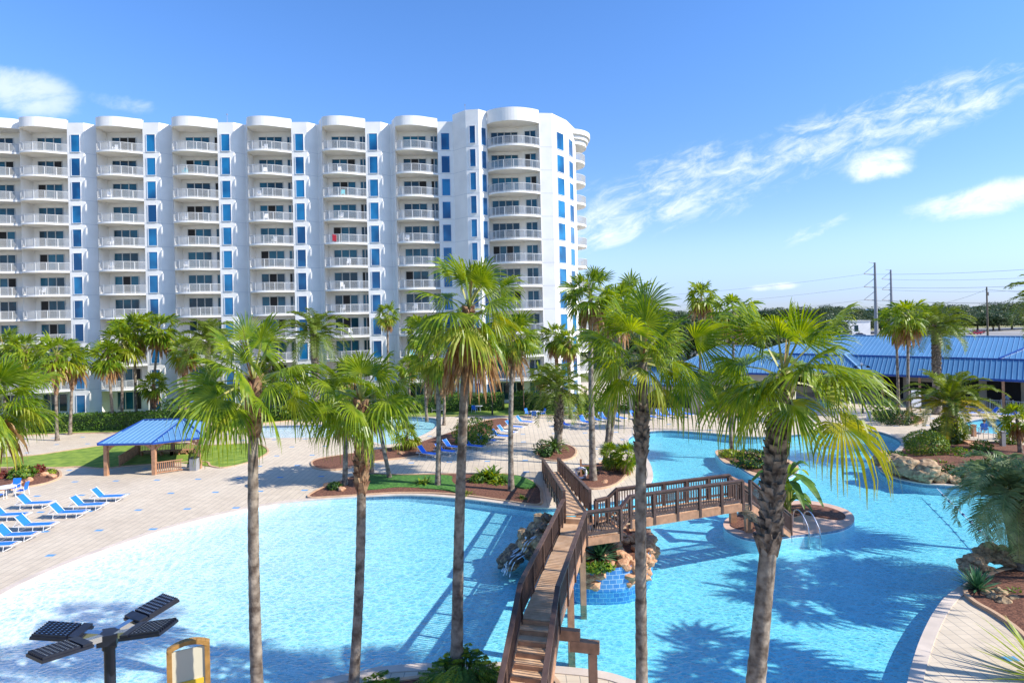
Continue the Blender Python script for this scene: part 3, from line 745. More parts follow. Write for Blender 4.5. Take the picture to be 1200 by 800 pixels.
club = thing('pool_house', 'long low pool building under a two pitch blue metal roof at the right', 'building', (46,81,0))
O = Vector((0,0,0)); ang = atan2(-.69,.72); e = Vector((cos(ang), sin(ang), 0)); nn = Vector((-sin(ang), cos(ang), 0))
Q = lambda x, y, z: O + e*x + nn*y + Vector((0,0,z))
mb = MB(); x0, x1 = -13, 34
roof_plane(mb, Q(x0,0,5.9), Q(x1,0,5.9), Q(x1,8,8.2), Q(x0+5,8,8.2)); roof_plane(mb, Q(x1,16,5.9), Q(x0,16,5.9), Q(x0+5,8,8.2), Q(x1,8,8.2))
mb.bar(Q(x0+5,8,8.25), Q(x1,8,8.25), .3, .1, 1); mb.bar(Q(x0,0,5.93), Q(x0+5,8,8.23), .16, .08, 1)
roof_plane(mb, Q(x0,16,5.9), Q(x0,0,5.9), Q(x0+5,8.001,8.2), Q(x0+5,7.999,8.2))
# valley line of the next wing
mb.bar(Q(15.5,0,5.96), Q(20,8,8.28), .18, .1, 2)
rf = mb.build('roof', [M['roof'], M['roofseam'], M['fascia']], club)
mb = MB(); roof_plane(mb, Q(x0-1.2,-2.6,3.75), Q(x1,-2.6,3.75), Q(x1,.08,5.86), Q(x0,.08,5.86), .5)
mb.bar(Q(x0-1.2,-2.62,3.64), Q(x1,-2.62,3.64), .12, .26, 2); mb.bar(Q(x0,.02,5.86), Q(x1,.02,5.86), .14, .16, 2)
mb.build('porch_roof', [M['roof'], M['roofseam'], M['fascia']], club)
mb = MB()
# little cross hip pushing out towards the pool
A1, B1 = Q(-3.6,-5.4,3.95), Q(2.8,-5.4,3.95); ap = Q(-.4,-2.2,6.1); apb = Q(-.4,1.5,6.1)
roof_plane(mb, A1, B1, ap+e*.01, ap-e*.01); roof_plane(mb, B1, Q(2.8,.6,3.95), apb, ap); roof_plane(mb, Q(-3.6,.6,3.95), A1, ap, apb)
for q in (A1, B1): mb.bar(q+Vector((0,0,.04)), ap+Vector((0,0,.06)), .22, .12, 1)
mb.bar(ap+Vector((0,0,.06)), apb+Vector((0,0,.06)), .22, .12, 1); mb.bar(A1-Vector((0,0,.12)), B1-Vector((0,0,.12)), .12, .24, 2)
mb.build('porch_hip', [M['roof'], M['roofseam'], M['fascia']], club)
mb = MB(); a_ = [Q(x0+.5,3.2,0), Q(x1,3.2,0), Q(x1,15.5,0), Q(x0+.5,15.5,0)]
for i in range(4): vpanel(mb, a_[i], a_[(i+1)%4], 0, 5.85)
mb.build('wall', M['beige'], club)
for k in range(12):
    q = Q(-12+k*4,-2.35,0); mb = MB(); mb.box(q+Vector((0,0,1.87)), (.26,.26,3.74), ang); mb.build('post', M['wood_beam'], club)
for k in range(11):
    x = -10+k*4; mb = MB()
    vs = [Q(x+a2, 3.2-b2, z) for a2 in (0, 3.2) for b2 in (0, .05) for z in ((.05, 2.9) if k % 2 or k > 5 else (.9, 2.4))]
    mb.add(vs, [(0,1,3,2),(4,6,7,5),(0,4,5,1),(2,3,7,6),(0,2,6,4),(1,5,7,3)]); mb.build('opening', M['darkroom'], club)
mb = MB(); q = Q(-1.6,3.0,3.0); R2 = Matrix.Rotation(ang, 3, 'Z')
mb.tube([q + R2 @ Vector((.42*cos(t_*pi/8), 0, .42*sin(t_*pi/8))) for t_ in range(17)], .13, 6); o_ = mb.build('wreath', M['bushd'])
o_.location = (46,81,0); tag(o_, 'dark round wreath hanging on the beige pool building wall', 'wreath')
def blue_house(name, label, px, Y6, L, Wd, h, rz, z, wallz, wallm='beige'):
    q = dp(px, 400, Y6); t_ = thing(name, label, 'building', (q.x, q.y, 0))
    mb = MB(); hip(mb, (0,0), L, Wd, h, rz, z); mb.build('roof', [M['roof'], M['roofseam']], t_)
    mb = MB(); R = Matrix.Rotation(rz,3,'Z')
    mb.box((0,0,z/2), (L-1.6, Wd-1.6, z-.02), rz); mb.build('wall', M[wallm], t_)
    mb = MB()
    for s_ in (-1,1): mb.bar(R@Vector((-L/2,s_*Wd/2,0))+Vector((0,0,z-.12)), R@Vector((L/2,s_*Wd/2,0))+Vector((0,0,z-.12)), .1, .22); mb.bar(R@Vector((s_*L/2,-Wd/2,0))+Vector((0,0,z-.12)), R@Vector((s_*L/2,Wd/2,0))+Vector((0,0,z-.12)), .1, .22)
    mb.build('fascia', M['fascia'], t_)
    for k in range(4):
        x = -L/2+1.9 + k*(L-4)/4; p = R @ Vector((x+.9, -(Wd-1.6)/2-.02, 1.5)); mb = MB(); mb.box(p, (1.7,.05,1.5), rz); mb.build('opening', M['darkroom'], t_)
    return t_
blue_house('bar_building', 'blue hip roofed bar building behind the heavy booted palm', 862, 68, 15, 11, 3.0, -.55, 4.6, 0)
blue_house('snack_building', 'smaller blue roofed building glimpsed behind the centre right palm', 778, 64, 10, 7, 1.9, -.3, 3.6, 0)
def low_building(label, px, py, Y6, L, Wd, h, m):
    q = dp(px, py, Y6); t_ = thing('distant_building', label, 'building', (q.x, q.y, 0))
    mb = MB(); mb.box((0,0,h/2), (L,Wd,h)); mb.build('wall', M[m], t_)
    mb = MB(); mb.box((0,0,h+.15), (L+.6,Wd+.6,.3)); mb.build('roof', M['rail'], t_)
    for k in range(max(2,int(L/5))):
        mb = MB(); mb.box((-L/2+2.5+k*5,-Wd/2-.03,h*.5), (1.8,.06,h*.45)); mb.build('window', M['doorglass'], t_)
    return t_
low_building('long low white building beyond the blue hip roof', 838, 380, 150, 24, 12, 6.2, 'stucco')
low_building('small white building at the far edge of the parking lot', 995, 380, 240, 14, 10, 6.5, 'stucco')
# ================================================================ gazebo
gz = gp(178, 548); gaz = thing('wooden_gazebo', 'wooden gazebo with blue metal hip roof beside the lawn', 'gazebo', (0,0,0))
A = gp(125,557); B = gp(181,556); D = gp(234,548.5); C2 = gp(203,532); Eb = A + (C2-B)*1.0; 
posts = [A, B, D, C2+Vector((2.2,.6,0)), C2, Eb+Vector((.6,0,0))]
for p in posts:
    mb = MB(); mb.box(p+Vector((0,0,1.25)), (.28,.28,2.5)); mb.build('post', M['wood_beam'], gaz)
ring = [A, B, D, posts[3], posts[4], posts[5]]
mb = MB()
for i in range(6):
    p, q = ring[i], ring[(i+1)%6]; mb.bar(p+Vector((0,0,2.55)), q+Vector((0,0,2.55)), .2, .3)
    dd = (q-p).normalized()
    for (s_, t_) in ((p, dd), (q, -dd)):
        last_ = s_+Vector((0,0,1.75))
        for k in range(1,6):
            f_ = k/5; nx = s_ + t_*(.75*f_**1.6) + Vector((0,0,1.75+.75*f_**.8)); mb.bar(last_, nx, .12, .2); last_ = nx
mb.build('beam_frame', M['wood_beam'], gaz)
ctr = sum(ring, Vector())/6
ov = [p + (p-ctr).normalized()*.65 + Vector((0,0,2.68)) for p in ring]
rA = ctr + (A-B).normalized()*1.6 + Vector((0,.0,3.75)); rB = ctr + (B-A).normalized()*1.9 + Vector((0,.0,3.75))
mb = MB()
roof_plane(mb, ov[0], ov[1], rB, rA, .42); roof_plane(mb, ov[1], ov[2], rB+Vector((.01,0,0)), rB-Vector((.01,0,0)), .42); roof_plane(mb, ov[2], ov[3], rB+Vector((0,.01,0)), rB, .42)
roof_plane(mb, ov[3], ov[4], rA, rB, .42); mb.poly([ov[4], ov[5], rA]); mb.poly([ov[5], ov[0], rA])
for i, r_ in ((0,rA),(1,rB),(2,rB),(3,rB),(4,rA),(5,rA)): mb.bar(ov[i]+Vector((0,0,.03)), r_+Vector((0,0,.05)), .12, .07, 2)
mb.bar(rA+Vector((0,0,.05)), rB+Vector((0,0,.05)), .2, .08, 2)
for i in range(6): mb.bar(ov[i]-Vector((0,0,.06)), ov[(i+1)%6]-Vector((0,0,.06)), .06, .14, 2)
mb.build('roof', [M['roof'], M['roofseam'], M['fascia']], gaz)
def balustrade(p, q, parent, h=.95, m='wood_beam', name='balustrade', step=.14):
    mb = MB(); mb.bar(p+Vector((0,0,h)), q+Vector((0,0,h)), .12, .07); mb.bar(p+Vector((0,0,.12)), q+Vector((0,0,.12)), .06, .09)
    n_ = max(2, int((q-p).length/step))
    for k in range(1, n_): mb.box(p.lerp(q, k/n_)+Vector((0,0,h/2+.03)), (.05,.05,h-.12))
    return mb.build(name, M[m], parent)
balustrade(B, B.lerp(D,.62), gaz); balustrade(posts[3], posts[4], gaz); balustrade(posts[4], posts[5], gaz); balustrade(posts[5], A.lerp(posts[5], .35), gaz)
balustrade(D, posts[3], gaz)
mb = MB(); pp = [posts[3], posts[4], posts[5]]
for i in range(2):
    a_, b_ = pp[i].lerp(ctr,.16), pp[i+1].lerp(ctr,.16); mb.bar(a_+Vector((0,0,.45)), b_+Vector((0,0,.45)), .5, .06)
    for k in range(4): mb.box(a_.lerp(b_, k/3)+Vector((0,0,.21)), (.1,.3,.42))
mb.build('bench', M['wood_beam'], gaz)
bn = B.lerp(D, .88); t_ = thing('trash_bin', 'dark grey square bin at the right corner post of the gazebo', 'bin', bn+Vector((.2,-.35,0)))
mb = MB(); mb.box((0,0,.5), (.55,.55,1.0)); mb.build('body', M['greymetal'], t_); mb = MB(); mb.box((0,0,1.03), (.6,.6,.06)); mb.box((0,0,1.1),(.35,.35,.08)); mb.build('lid', M['blackmetal'], t_)
# ================================================================ footbridge
bridge = thing('footbridge', 'brown railed wooden footbridge crossing the pool with a side arm', 'bridge', (0,0,0))
def rp(px, py, z): u, v = uv(px, py); Y = F*(H0-z)/v; return Vector((u*Y/F, Y, z))     # point of height z on a line of sight
RZ = 3.65; DZ = 2.55
nl, nr = rp(610,684,RZ), rp(653,686,RZ); fl, fr_ = rp(654,598,RZ), rp(686,597,RZ)
dirn = ((fl+fr_)/2 - (nl+nr)/2); dirn.z = 0; ln = dirn.length; dirn.normalize(); side = Vector((dirn.y, -dirn.x, 0))
c0 = (nl+nr)/2; c0.z = 0; hw = .60
def BP(s, t_, z): return c0 + dirn*s + side*t_ + Vector((0,0,z))
def planks(name, pf, s0, s1, z0, z1, hw, parent=bridge, th=.05, w=.14, gap=.013):
    mb = MB(); n_ = int(abs(s1-s0)/(w+gap)); 
    for k in range(n_):
        s = s0 + (s1-s0)*(k+.5)/n_; z = z0 + (z1-z0)*(k+.5)/n_
        a_, b_ = pf(s, -hw, z-th/2), pf(s, hw, z-th/2)
        mb.bar(a_, b_, w, th)
    return mb.build(name, M['plank'], parent)
M['plank'] = mat('deck plank', (.52,.31,.17), .65, scale=2.2, col2=(.70,.46,.28), bump=.3, bscale=25)
planks('deck', BP, .0, ln, DZ, DZ, hw-.03)
def rail(pts, solid=False, post_h=1.08, below=.35, every=1.9, balus=.14, name='railing', ends=True):
    """pts: deck-level points; top rail, posts, balusters"""
    mb = MB()
    for p, q in zip(pts, pts[1:]):
        L_ = (q-p).length; up = Vector((0,0,1))
        mb.bar(p+up*post_h, q+up*post_h, .16, .07); mb.bar(p+up*(post_h-.09), q+up*(post_h-.09), .05, .10)
        mb.bar(p+up*.13, q+up*.13, .05, .10)
        n_ = max(1, round(L_/every))
        for k in range(n_+1):
            c = p.lerp(q, k/n_); mb.box(c+up*((post_h-below)/2-.02), (.13,.13,post_h+below-.02), atan2((q-p).y,(q-p).x))
        m_ = int(L_/balus)
        for k in range(1, m_):
            c = p.lerp(q, k/m_); mb.box(c+up*(post_h/2+.02), (.036,.036,post_h-.2), atan2((q-p).y,(q-p).x))
    return mb.build(name, M['wood_rail'], bridge)
rail([BP(0,-hw,DZ), BP(ln,-hw,DZ)]); rail([BP(0,hw,DZ), BP(ln,hw,DZ)])
mb = MB()
for t_ in (-hw+.04, hw-.04): mb.bar(BP(0,t_,DZ-.22), BP(ln,t_,DZ-.22), .08, .34)
mb.build('girder', M['wood_beam'], bridge)
# near stairs down to the bed
NS = 14; run = .30; rise = DZ/NS
mb = MB()
for k in range(NS-1):
    s = -(k+.5)*run; z = DZ-(k+1)*rise; mb.bar(BP(s,-hw+.03,z), BP(s,hw-.03,z), run+.04, .05)
mb.build('stair_treads', M['plank'], bridge)
mb = MB()
for k in range(NS): mb.bar(BP(-k*run-.03,-hw+.05,DZ-k*rise-rise/2-.03), BP(-k*run-.03,hw-.05,DZ-k*rise-rise/2-.03), .025, rise+.02)
for t_ in (-hw, hw): mb.bar(BP(.1,t_,DZ-.2), BP(-NS*run,t_,.02), .07, .34)
mb.build('stair_stringer', M['wood_beam'], bridge)
for t_ in (-hw, hw): rail([BP(0,t_,DZ), BP(-NS*run,t_,0.02)], every=2.2)
# cross beam with a post beside the top of the stairs
mb = MB(); a_ = BP(.3,hw-.3,DZ-.45); b_ = BP(.3,hw+1.15,DZ-.72); mb.bar(BP(.35,-hw-.1,DZ-.55), BP(.35,hw+.62,DZ-.55), .22, .34); mb.bar(BP(.35,hw+.3,DZ-.86), BP(.35,hw+1.22,DZ-.86), .24, .34)
mb.box(BP(.35,hw+1.0,(DZ-1.03)/2), (.26,.26,DZ-1.03)); mb.build('support_frame', M['wood_beam'], bridge)
for s in (3.2, ln-.6):
    mb = MB()
    for t_ in (-hw+.1, hw-.1): mb.box(BP(s,t_,(DZ-.4-1.3)/2), (.24,.24,DZ-.4+1.3))
    mb.bar(BP(s,-hw,DZ-.5), BP(s,hw,DZ-.5), .2, .25); mb.build('support_post', M['wood_beam'], bridge)
# landing
PL = 1.5; D2 = 2.9
planks('landing', BP, ln+.01, ln+PL, DZ-.002, DZ-.002, hw+.05)
rail([BP(ln,-hw,DZ), BP(ln+PL+.3,-hw,DZ)], every=1.2)
mb = MB(); mb.bar(BP(ln+PL+.1,-hw+.1,DZ+.12), BP(ln+PL+.1,hw-.1,DZ+.12), .32, .22); mb.build('step', M['plank'], bridge)
# long ramp down to the far deck
rs = BP(ln+PL+.25, 0, D2); re = gp(645,553.5); re.z = .03
rd = re-rs; rL = Vector((rd.x,rd.y,0)).length; rdd = Vector((rd.x,rd.y,0)).normalized(); rsd = Vector((rdd.y,-rdd.x,0))
def RPf(s, t_, z): return Vector((rs.x,rs.y,0)) + rdd*s + rsd*t_ + Vector((0,0,z))
planks('ramp_deck', RPf, 0, rL, D2, .05, hw-.05)
for t_ in (-hw, hw): rail([RPf(0,t_,D2), RPf(rL,t_,.05)], every=2.2)
mb = MB()
for t_ in (-hw+.04, hw-.04): mb.bar(RPf(0,t_,D2-.22), RPf(rL,t_,-.1), .08, .3)
mb.build('ramp_girder', M['wood_beam'], bridge)
# side arm to the island
q0, q1, q2 = rp(727,594,3.62), rp(738,581,3.97), rp(870,562.5,3.97); g0, g1, g2 = rp(712,582,3.62), rp(722.5,572.5,3.97), rp(855,556,3.97)
for q in (q0,g0): q.z = DZ-.02
for q in (q1,q2,g1,g2): q.z = 2.9
s0 = BP(ln, hw, DZ-.02); s1 = BP(ln+PL, hw+.1, DZ-.02)
rail([s0, q0, q1], every=1.3); rail([q1, q2], every=1.35); rail([s1+Vector((.2,.2,0)), g0, g1], every=1.6); rail([g1, g2], every=1.35)
def strip_planks(name, A, B, C_, D, z, w=.15):
    mb = MB(); n_ = int((B-A).length/w)
    for k in range(n_):
        a_ = A.lerp(B, (k+.5)/n_); b_ = D.lerp(C_, (k+.5)/n_); a_.z = b_.z = z; mb.bar(a_, b_, w-.013, .05)
    return mb.build(name, M['plank'], bridge)
strip_planks('side_deck', s0, q0, g0, s1, DZ-.03); strip_planks('side_deck', q1, q2, g2, g1, 2.87)
mb = MB()
for k in range(2):
    a_, b_ = q0.lerp(q1, .3+.4*k), g0.lerp(g1, .3+.4*k); a_.z = b_.z = DZ+.1+.12*k; mb.bar(a_, b_, .26, .06)
mb.build('side_steps', M['plank'], bridge)
mb = MB()
for a_, b_ in ((q1,q2),(g1,g2)): mb.bar(a_+Vector((0,0,-.22)), b_+Vector((0,0,-.22)), .09, .36)
for a_, b_ in ((s0,q0),): mb.bar(a_+Vector((0,0,-.22)), b_+Vector((0,0,-.22)), .09, .34)
mb.build('side_girder', M['wood_beam'], bridge)
# stairs from the side arm down to the round island
sd = Vector((.73,.68,0)).normalized(); sp2 = Vector((sd.y,-sd.x,0)); m0 = (q2+g2)/2 + Vector((.15,0,0)); m0.z = 0; n2 = 16; r2 = 2.85/n2
def SP(s, t_, z): return m0 + sd*s + sp2*t_ + Vector((0,0,z))
mb = MB()
for k in range(n2-1): mb.bar(SP((k+.5)*.29,-.5,2.87-(k+1)*r2), SP((k+.5)*.29,.5,2.87-(k+1)*r2), .27, .05)
mb.build('stair_treads', M['plank'], bridge)
mb = MB()
for t_ in (-.53,.53): mb.bar(SP(-.1,t_,2.7), SP(n2*.29,t_,.05), .07, .32)
mb.build('stair_stringer', M['wood_beam'], bridge)
for t_ in (-.55,.55): rail([SP(0,t_,2.85), SP(n2*.29,t_,.05)], every=1.5)
mb = MB()
for px, py in ((859,613),(877,624)):
    q = gp(px, py); mb.box(Vector((q.x,q.y,1.25)), (.34,.34,2.5))
q, q_ = gp(859,613), gp(877,624); mb.bar(Vector((q.x,q.y,2.5))-Vector((q_.x-q.x,q_.y-q.y,0))*.15, Vector((q_.x,q_.y,2.5))+Vector((q_.x-q.x,q_.y-q.y,0))*.25, .3, .26)
mb.build('support_frame', M['wood_beam'], bridge)
# ================================================================ rockwork
RR = random.Random(11)
def rock_mesh(r, seed, sub=2, flat=.75):
    import bmesh
    bm = bmesh.new(); bmesh.ops.create_icosphere(bm, subdivisions=sub, radius=1)
    for v in bm.verts:
        p = v.co.copy(); d = 1 + .42*noise.noise(p*1.1+Vector((seed,0,0))) + .2*noise.noise(p*2.7+Vector((0,seed,0)))
        v.co = Vector((p.x*d*r, p.y*d*r, p.z*d*r*flat))
    me = bpy.data.meshes.new('rock'); bm.to_mesh(me); bm.free(); return me
rock_lib = {}
def rock(name, p, r, m, parent=None, sx=1, sy=1, sz=1):
    key = (RR.randrange(7), m)
    if key not in rock_lib:
        me = rock_mesh(1, key[0]*7.3+1, 3 if key[0] % 2 else 2); me.materials.append(M[m]); rock_lib[key] = me
    o = link(name, rock_lib[key], parent); o.location = p; o.rotation_euler = (RR.uniform(-.3,.3), RR.uniform(-.3,.3), RR.uniform(0,6.3)); o.scale = (r*sx*RR.uniform(.85,1.3), r*sy*RR.uniform(.8,1.1), r*sz*RR.uniform(.7,1.05)); return o
wfc = gp(615,650); wf = thing('rock_waterfall', 'dark wet boulder waterfall spilling into the pool left of the footbridge', 'waterfall', (0,0,0))
pk = gp(636,640)
for k in range(92):
    a_ = RR.uniform(0,1); b_ = RR.uniform(-1,1)
    base = gp(592,658).lerp(gp(640,652), a_); hgt = .12 + 2.0*a_**.9*(1-.4*abs(b_)**1.5)
    p = base + Vector((RR.uniform(-.2,.25), b_*1.5*(0.4+.6*a_), 0)); p.z = hgt*(1 if k % 2 else RR.uniform(.3,.9)) - .12
    rock('rock', p, RR.uniform(.2,.42), 'rock' if (p.z > .95 and RR.random()<.85) or RR.random()<.15 else 'darkrock', wf)
for k in range(9):
    mb = MB(); x0_ = gp(634,652).x-.4+RR.uniform(-.25,.2); yo = RR.uniform(-.95,.1); s_ = RR.uniform(.7,1.0)
    pts = [(x0_+.1, -.35, 1.78*s_), (x0_-.35, -.50, 1.45*s_), (x0_-.6, -.62, 1.0*s_), (x0_-1.1,-.75,.62*s_), (x0_-1.45,-.95,-.09)][k % 3:]
    pts = catmull([Vector((x+RR.uniform(-.08,.08),gp(620,654).y+y+yo,z)) for x,y,z in pts], 4, False)
    for i in range(len(pts)-1):
        w_ = .022+.018*sin(i*2.3+k*2); a_ = Vector((w_*.5,-w_,0)); mb.add([pts[i]-a_, pts[i]+a_, pts[i+1]+a_*1.1, pts[i+1]-a_*1.1], [(0,1,2,3)])
    mb.build('cascade', M['foam'], wf, smooth=True)
# tiled planter islet under the bridge
isl = thing('rock_planter', 'tan rock islet with blue tiled wall under the footbridge', 'planter', (0,0,0))
Pi = px_loop([(655,672),(670,687),(700,690),(738,687),(757,675),(765,655),(755,640),(720,628),(680,628),(655,640)])
mb = MB(); mb.strip([p+Vector((0,0,-1.4)) for p in Pi], [p+Vector((0,0,.92)) for p in Pi], 0, True); mb.build('tiled_wall', M['tile'], isl)
mb = MB(); mb.poly([p+Vector((0,0,.9)) for p in Pi]); mb.build('soil', M['mulch'], isl)
ci = sum(Pi, Vector())/len(Pi); nI = len(Pi)
front = sorted(range(nI), key=lambda i: Pi[i].y)
for i in range(0, nI):
    p = Pi[i]; f_ = (p - ci).normalized()
    left_tile = p.y < ci.y and p.x < gp(735,687).x and not (gp(684,687).x < p.x < gp(706,687).x)
    if left_tile:
        if i % 2 == 0: rock('rock', p - f_*.25 + Vector((0,0,.95)), RR.uniform(.2,.32), 'redrock', isl)
    else:
        for z in (.1,.5,.85): rock('rock', p - f_*.12 + Vector((RR.uniform(-.1,.1),0,z+RR.uniform(-.1,.1))), RR.uniform(.2,.34), 'redrock', isl)
for k in range(34):
    a_ = RR.uniform(0,2*pi); r_ = sqrt(RR.random()); j = RR.randrange(nI); p = ci.lerp(Pi[j], r_*.85)
    rock('rock', p+Vector((0,0,.95+.5*(1-r_))), RR.uniform(.18,.36), 'redrock', isl)
for j in range(4):
    p = Pi[front[j*2+3]]
# rock garden shores at the right
def rock_row(pts, n_, label, m, r0, r1, h, name='rock_border', group=None):
    t_ = thing(name, label, 'rocks', (0,0,0))
    P = [gp(x, y) for x, y in pts]
    for k in range(n_):
        s = RR.random()*(len(P)-1); i = int(s); p = P[i].lerp(P[i+1], s-i) + Vector((RR.uniform(-.35,.35), RR.uniform(-.1,.9), 0)); r_ = RR.uniform(r0, r1)
        rock('rock', p + Vector((0,0,r_*.3+RR.uniform(0,h))), r_, m, t_)
    return t_
rock_row([(1036,548),(1052,558),(1075,563),(1095,567)], 44, 'stacked tan rock edge at the far shore under the round bush', 'rock', .35, .75, .9)
rock_row([(1100,566),(1130,568),(1170,569),(1200,571)], 24, 'low rock edge along the far right shore', 'rock', .3, .55, .3)
rock_row([(1138,684),(1150,677),(1165,668),(1180,665),(1195,668)], 26, 'rounded brown rocks heaped at the foot of the right palm', 'rock', .25, .45, .55)
rock_row([(1176,705),(1190,712),(1200,722)], 5, 'three brown rocks in the dark mulch by the corner walkway', 'rock', .25, .38, .1)
for k in range(9):
    px, py = [(20,569),(34,565),(52,558),(12,560),(61,560),(400,576),(385,570),(470,533),(520,521)][k]
    lb = ['left planting bed nearest the corner','left planting bed among the crotons','left planting bed by the kerb','left planting bed at the frame edge','left planting bed far end','mulch bed by the pool corner','tip of the mulch bed','lounger bed behind the palmetto','lounger bed by the big bush'][k]
    o_ = rock('garden_rock', gp(px,py)+Vector((0,0,.15)), .3, 'redrock'); tag(o_, 'small tan rock in the '+lb, 'rock', 'garden rocks in the beds')
# ================================================================ pool furniture
def lounger():
    t_ = thing('sun_lounger', '', 'lounger')
    a = MB(); nb = 10
    # local +x is the foot end
    a.add([(-.25,-.30,.36),(1.1,-.30,.36),(1.1,.30,.36),(-.25,.30,.36),(-.25,-.30,.345),(1.1,-.30,.345),(1.1,.30,.345),(-.25,.30,.345)],
          [(0,1,2,3),(7,6,5,4),(0,4,5,1),(1,5,6,2),(2,6,7,3),(3,7,4,0)]); a.build('seat', M['sling'], t_)
    a = MB(); p, q = Vector((-.27,0,.37)), Vector((-.78,0,.90)); a.bar(p, q, .60, .02, up=(1,0,0)); a.v = a.v
    a = MB(); a.add([(-.27,-.3,.37),(-.27,.3,.37),(-.76,.3,.92),(-.76,-.3,.92),(-.285,-.3,.355),(-.285,.3,.355),(-.775,.3,.905),(-.775,-.3,.905)],
          [(0,1,2,3),(7,6,5,4),(0,4,5,1),(1,5,6,2),(2,6,7,3),(3,7,4,0)]); a.build('backrest', M['sling'], t_)
    a = MB()
    for y in (-.32,.32):
        a.tube([(-.9,y,.34),(-.27,y,.35),(1.1,y,.35),(1.32,y,.33)], .022, 6); a.tube([(-.27,y,.36),(-.80,y,.95)], .022, 6); a.tube([(-.62,y,.74),(-.85,y,.34)], .015, 5)
    a.tube([(1.32,-.32,.33),(1.32,.32,.33)], .022, 6); a.tube([(-.9,-.32,.34),(-.9,.32,.34)], .02, 6)
    a.build('frame', M['white_plastic'], t_)
    for x in (-.45,.35,.95):
        a = MB(); a.tube([(x-.08,-.32,.34),(x-.14,-.32,.02),(x-.14,.32,.02),(x-.08,.32,.34)], .018, 6); a.build('leg', M['white_plastic'], t_)
    return t_
LG = lounger(); lcount = 0
def place_lounger(px, py, rz, label, group, sc=1.0):
    global lcount
    p = gp(px, py)
    if lcount == 0: LG.location = p; LG.rotation_euler.z = rz; LG['label'] = label; LG['group'] = group; o = LG
    else: o = copy_tree(LG, p, rz, None, label, group)
    lcount += 1
    return o
gL = 'blue loungers on the left deck'
for px, py, lb in ((124,587,'on the left deck, nearest the gazebo'),(100,597,'second from the gazebo on the left deck'),(38,595,'behind the front row, just right of the round table'),
                   (77,606,'third from the gazebo on the left deck'),(8,609,'behind the front row at the left frame edge'),(38,621,'fourth from the gazebo on the left deck'),(15,633,'fifth from the gazebo on the left deck'),(-10,645,'nearest the pool, cut by the left frame edge')):
    place_lounger(px, py, radians(4), 'empty blue sling lounger, '+lb, gL)
gM = 'blue loungers along the mulch bed'
for i, (px, py) in enumerate(((500,535),(520,532),(529,527),(553,526),(569,519),(585,514),(592,509),(601,503),(613,497))):
    w_ = ['nearest one of the row along the mulch bed','second of the row along the mulch bed','third of the row along the mulch bed','fourth of the mulch bed row','fifth of the row along the mulch bed','sixth of the mulch bed row, beside the towelled one','with white towel on it in the mulch bed row','second from the far end of the mulch bed row','farthest one of the row along the mulch bed'][i]
    place_lounger(px, py, radians(-28), 'blue sling lounger, '+w_, gM)
p = gp(592,509); mb = MB(); c_, s_ = cos(radians(-28)), sin(radians(-28))
for k in range(5): mb.box(Vector((p.x,p.y,0))+Vector((c_*(-.2+.25*k), s_*(-.2+.25*k), .39+.012*(k%2))), (.26,.5,.03), radians(-28))
tag(mb.build('beach_towel', M['towel']), 'white beach towel laid on a blue lounger of the mulch bed row', 'towel')
gF = 'blue loungers facing the far pool edge'
for i, (px, py) in enumerate(((661,500),(685,497),(697,494),(708,493),(725,492),(745,491),(761,490.5),(775,489.5),(789,488.5),(803,487.5))):
    w_ = ['just right of the date palm','leftmost behind the twin palm trunks','behind the twin palm trunks','second right of the twin palm trunks','left of the centre right trunk','touching the centre right palm trunk on its left','just right of the centre right palm trunk','second right of the centre right palm trunk','third right of the centre right palm trunk','last on the right, nearest the far slim palm'][i]
    place_lounger(px, py, radians(-62), 'blue sling lounger with raised back, '+w_, gF)
gR = 'blue loungers by the pool building'
for i, (px, py) in enumerate(((1126,486),(1143,487),(1161,487),(1186,489),(817,483),(826,481),(834,480))):
    w_ = ['first of the line by the pool building','second of the line before the pool building railing','third of the line before the pool building railing','last of the line near the standing person','leftmost of three by the far slim palm','middle one of three in shade by the far palm','right one of three in shade by the far palm'][i]
    place_lounger(px, py, radians(175 if i < 4 else -70), 'blue sling lounger, '+w_, gR)
# tables and blue chairs
def sling_chair():
    t_ = thing('patio_chair', '', 'chair'); 
    a = MB(); a.box((0,0,.42), (.5,.48,.025)); a.build('seat', M['sling'], t_)
    a = MB(); a.bar((0,.22,.44), (0,.36,.98), .5, .025, up=(1,0,0)); a = MB(); a.add([(-.25,.22,.44),(.25,.22,.44),(.25,.36,1.0),(-.25,.36,1.0),(-.25,.245,.43),(.25,.245,.43),(.25,.385,.99),(-.25,.385,.99)], [(0,1,2,3),(7,6,5,4),(0,4,5,1),(1,5,6,2),(2,6,7,3),(3,7,4,0)]); a.build('backrest', M['sling'], t_)
    for x in (-.27,.27):
        a = MB(); a.tube([(x,-.26,.02),(x,-.24,.62),(x,.26,.64),(x,.30,.3),(x,.34,.02)], .018, 6); a.build('frame', M['white_plastic'], t_)
    return t_
SCH = sling_chair(); nsc = 0
def place_chair(p, rz, label, group):
    global nsc
    if nsc == 0: SCH.location = p; SCH.rotation_euler.z = rz; SCH['label'] = label; SCH['group'] = group
    else: copy_tree(SCH, p, rz, None, label, group)
    nsc += 1
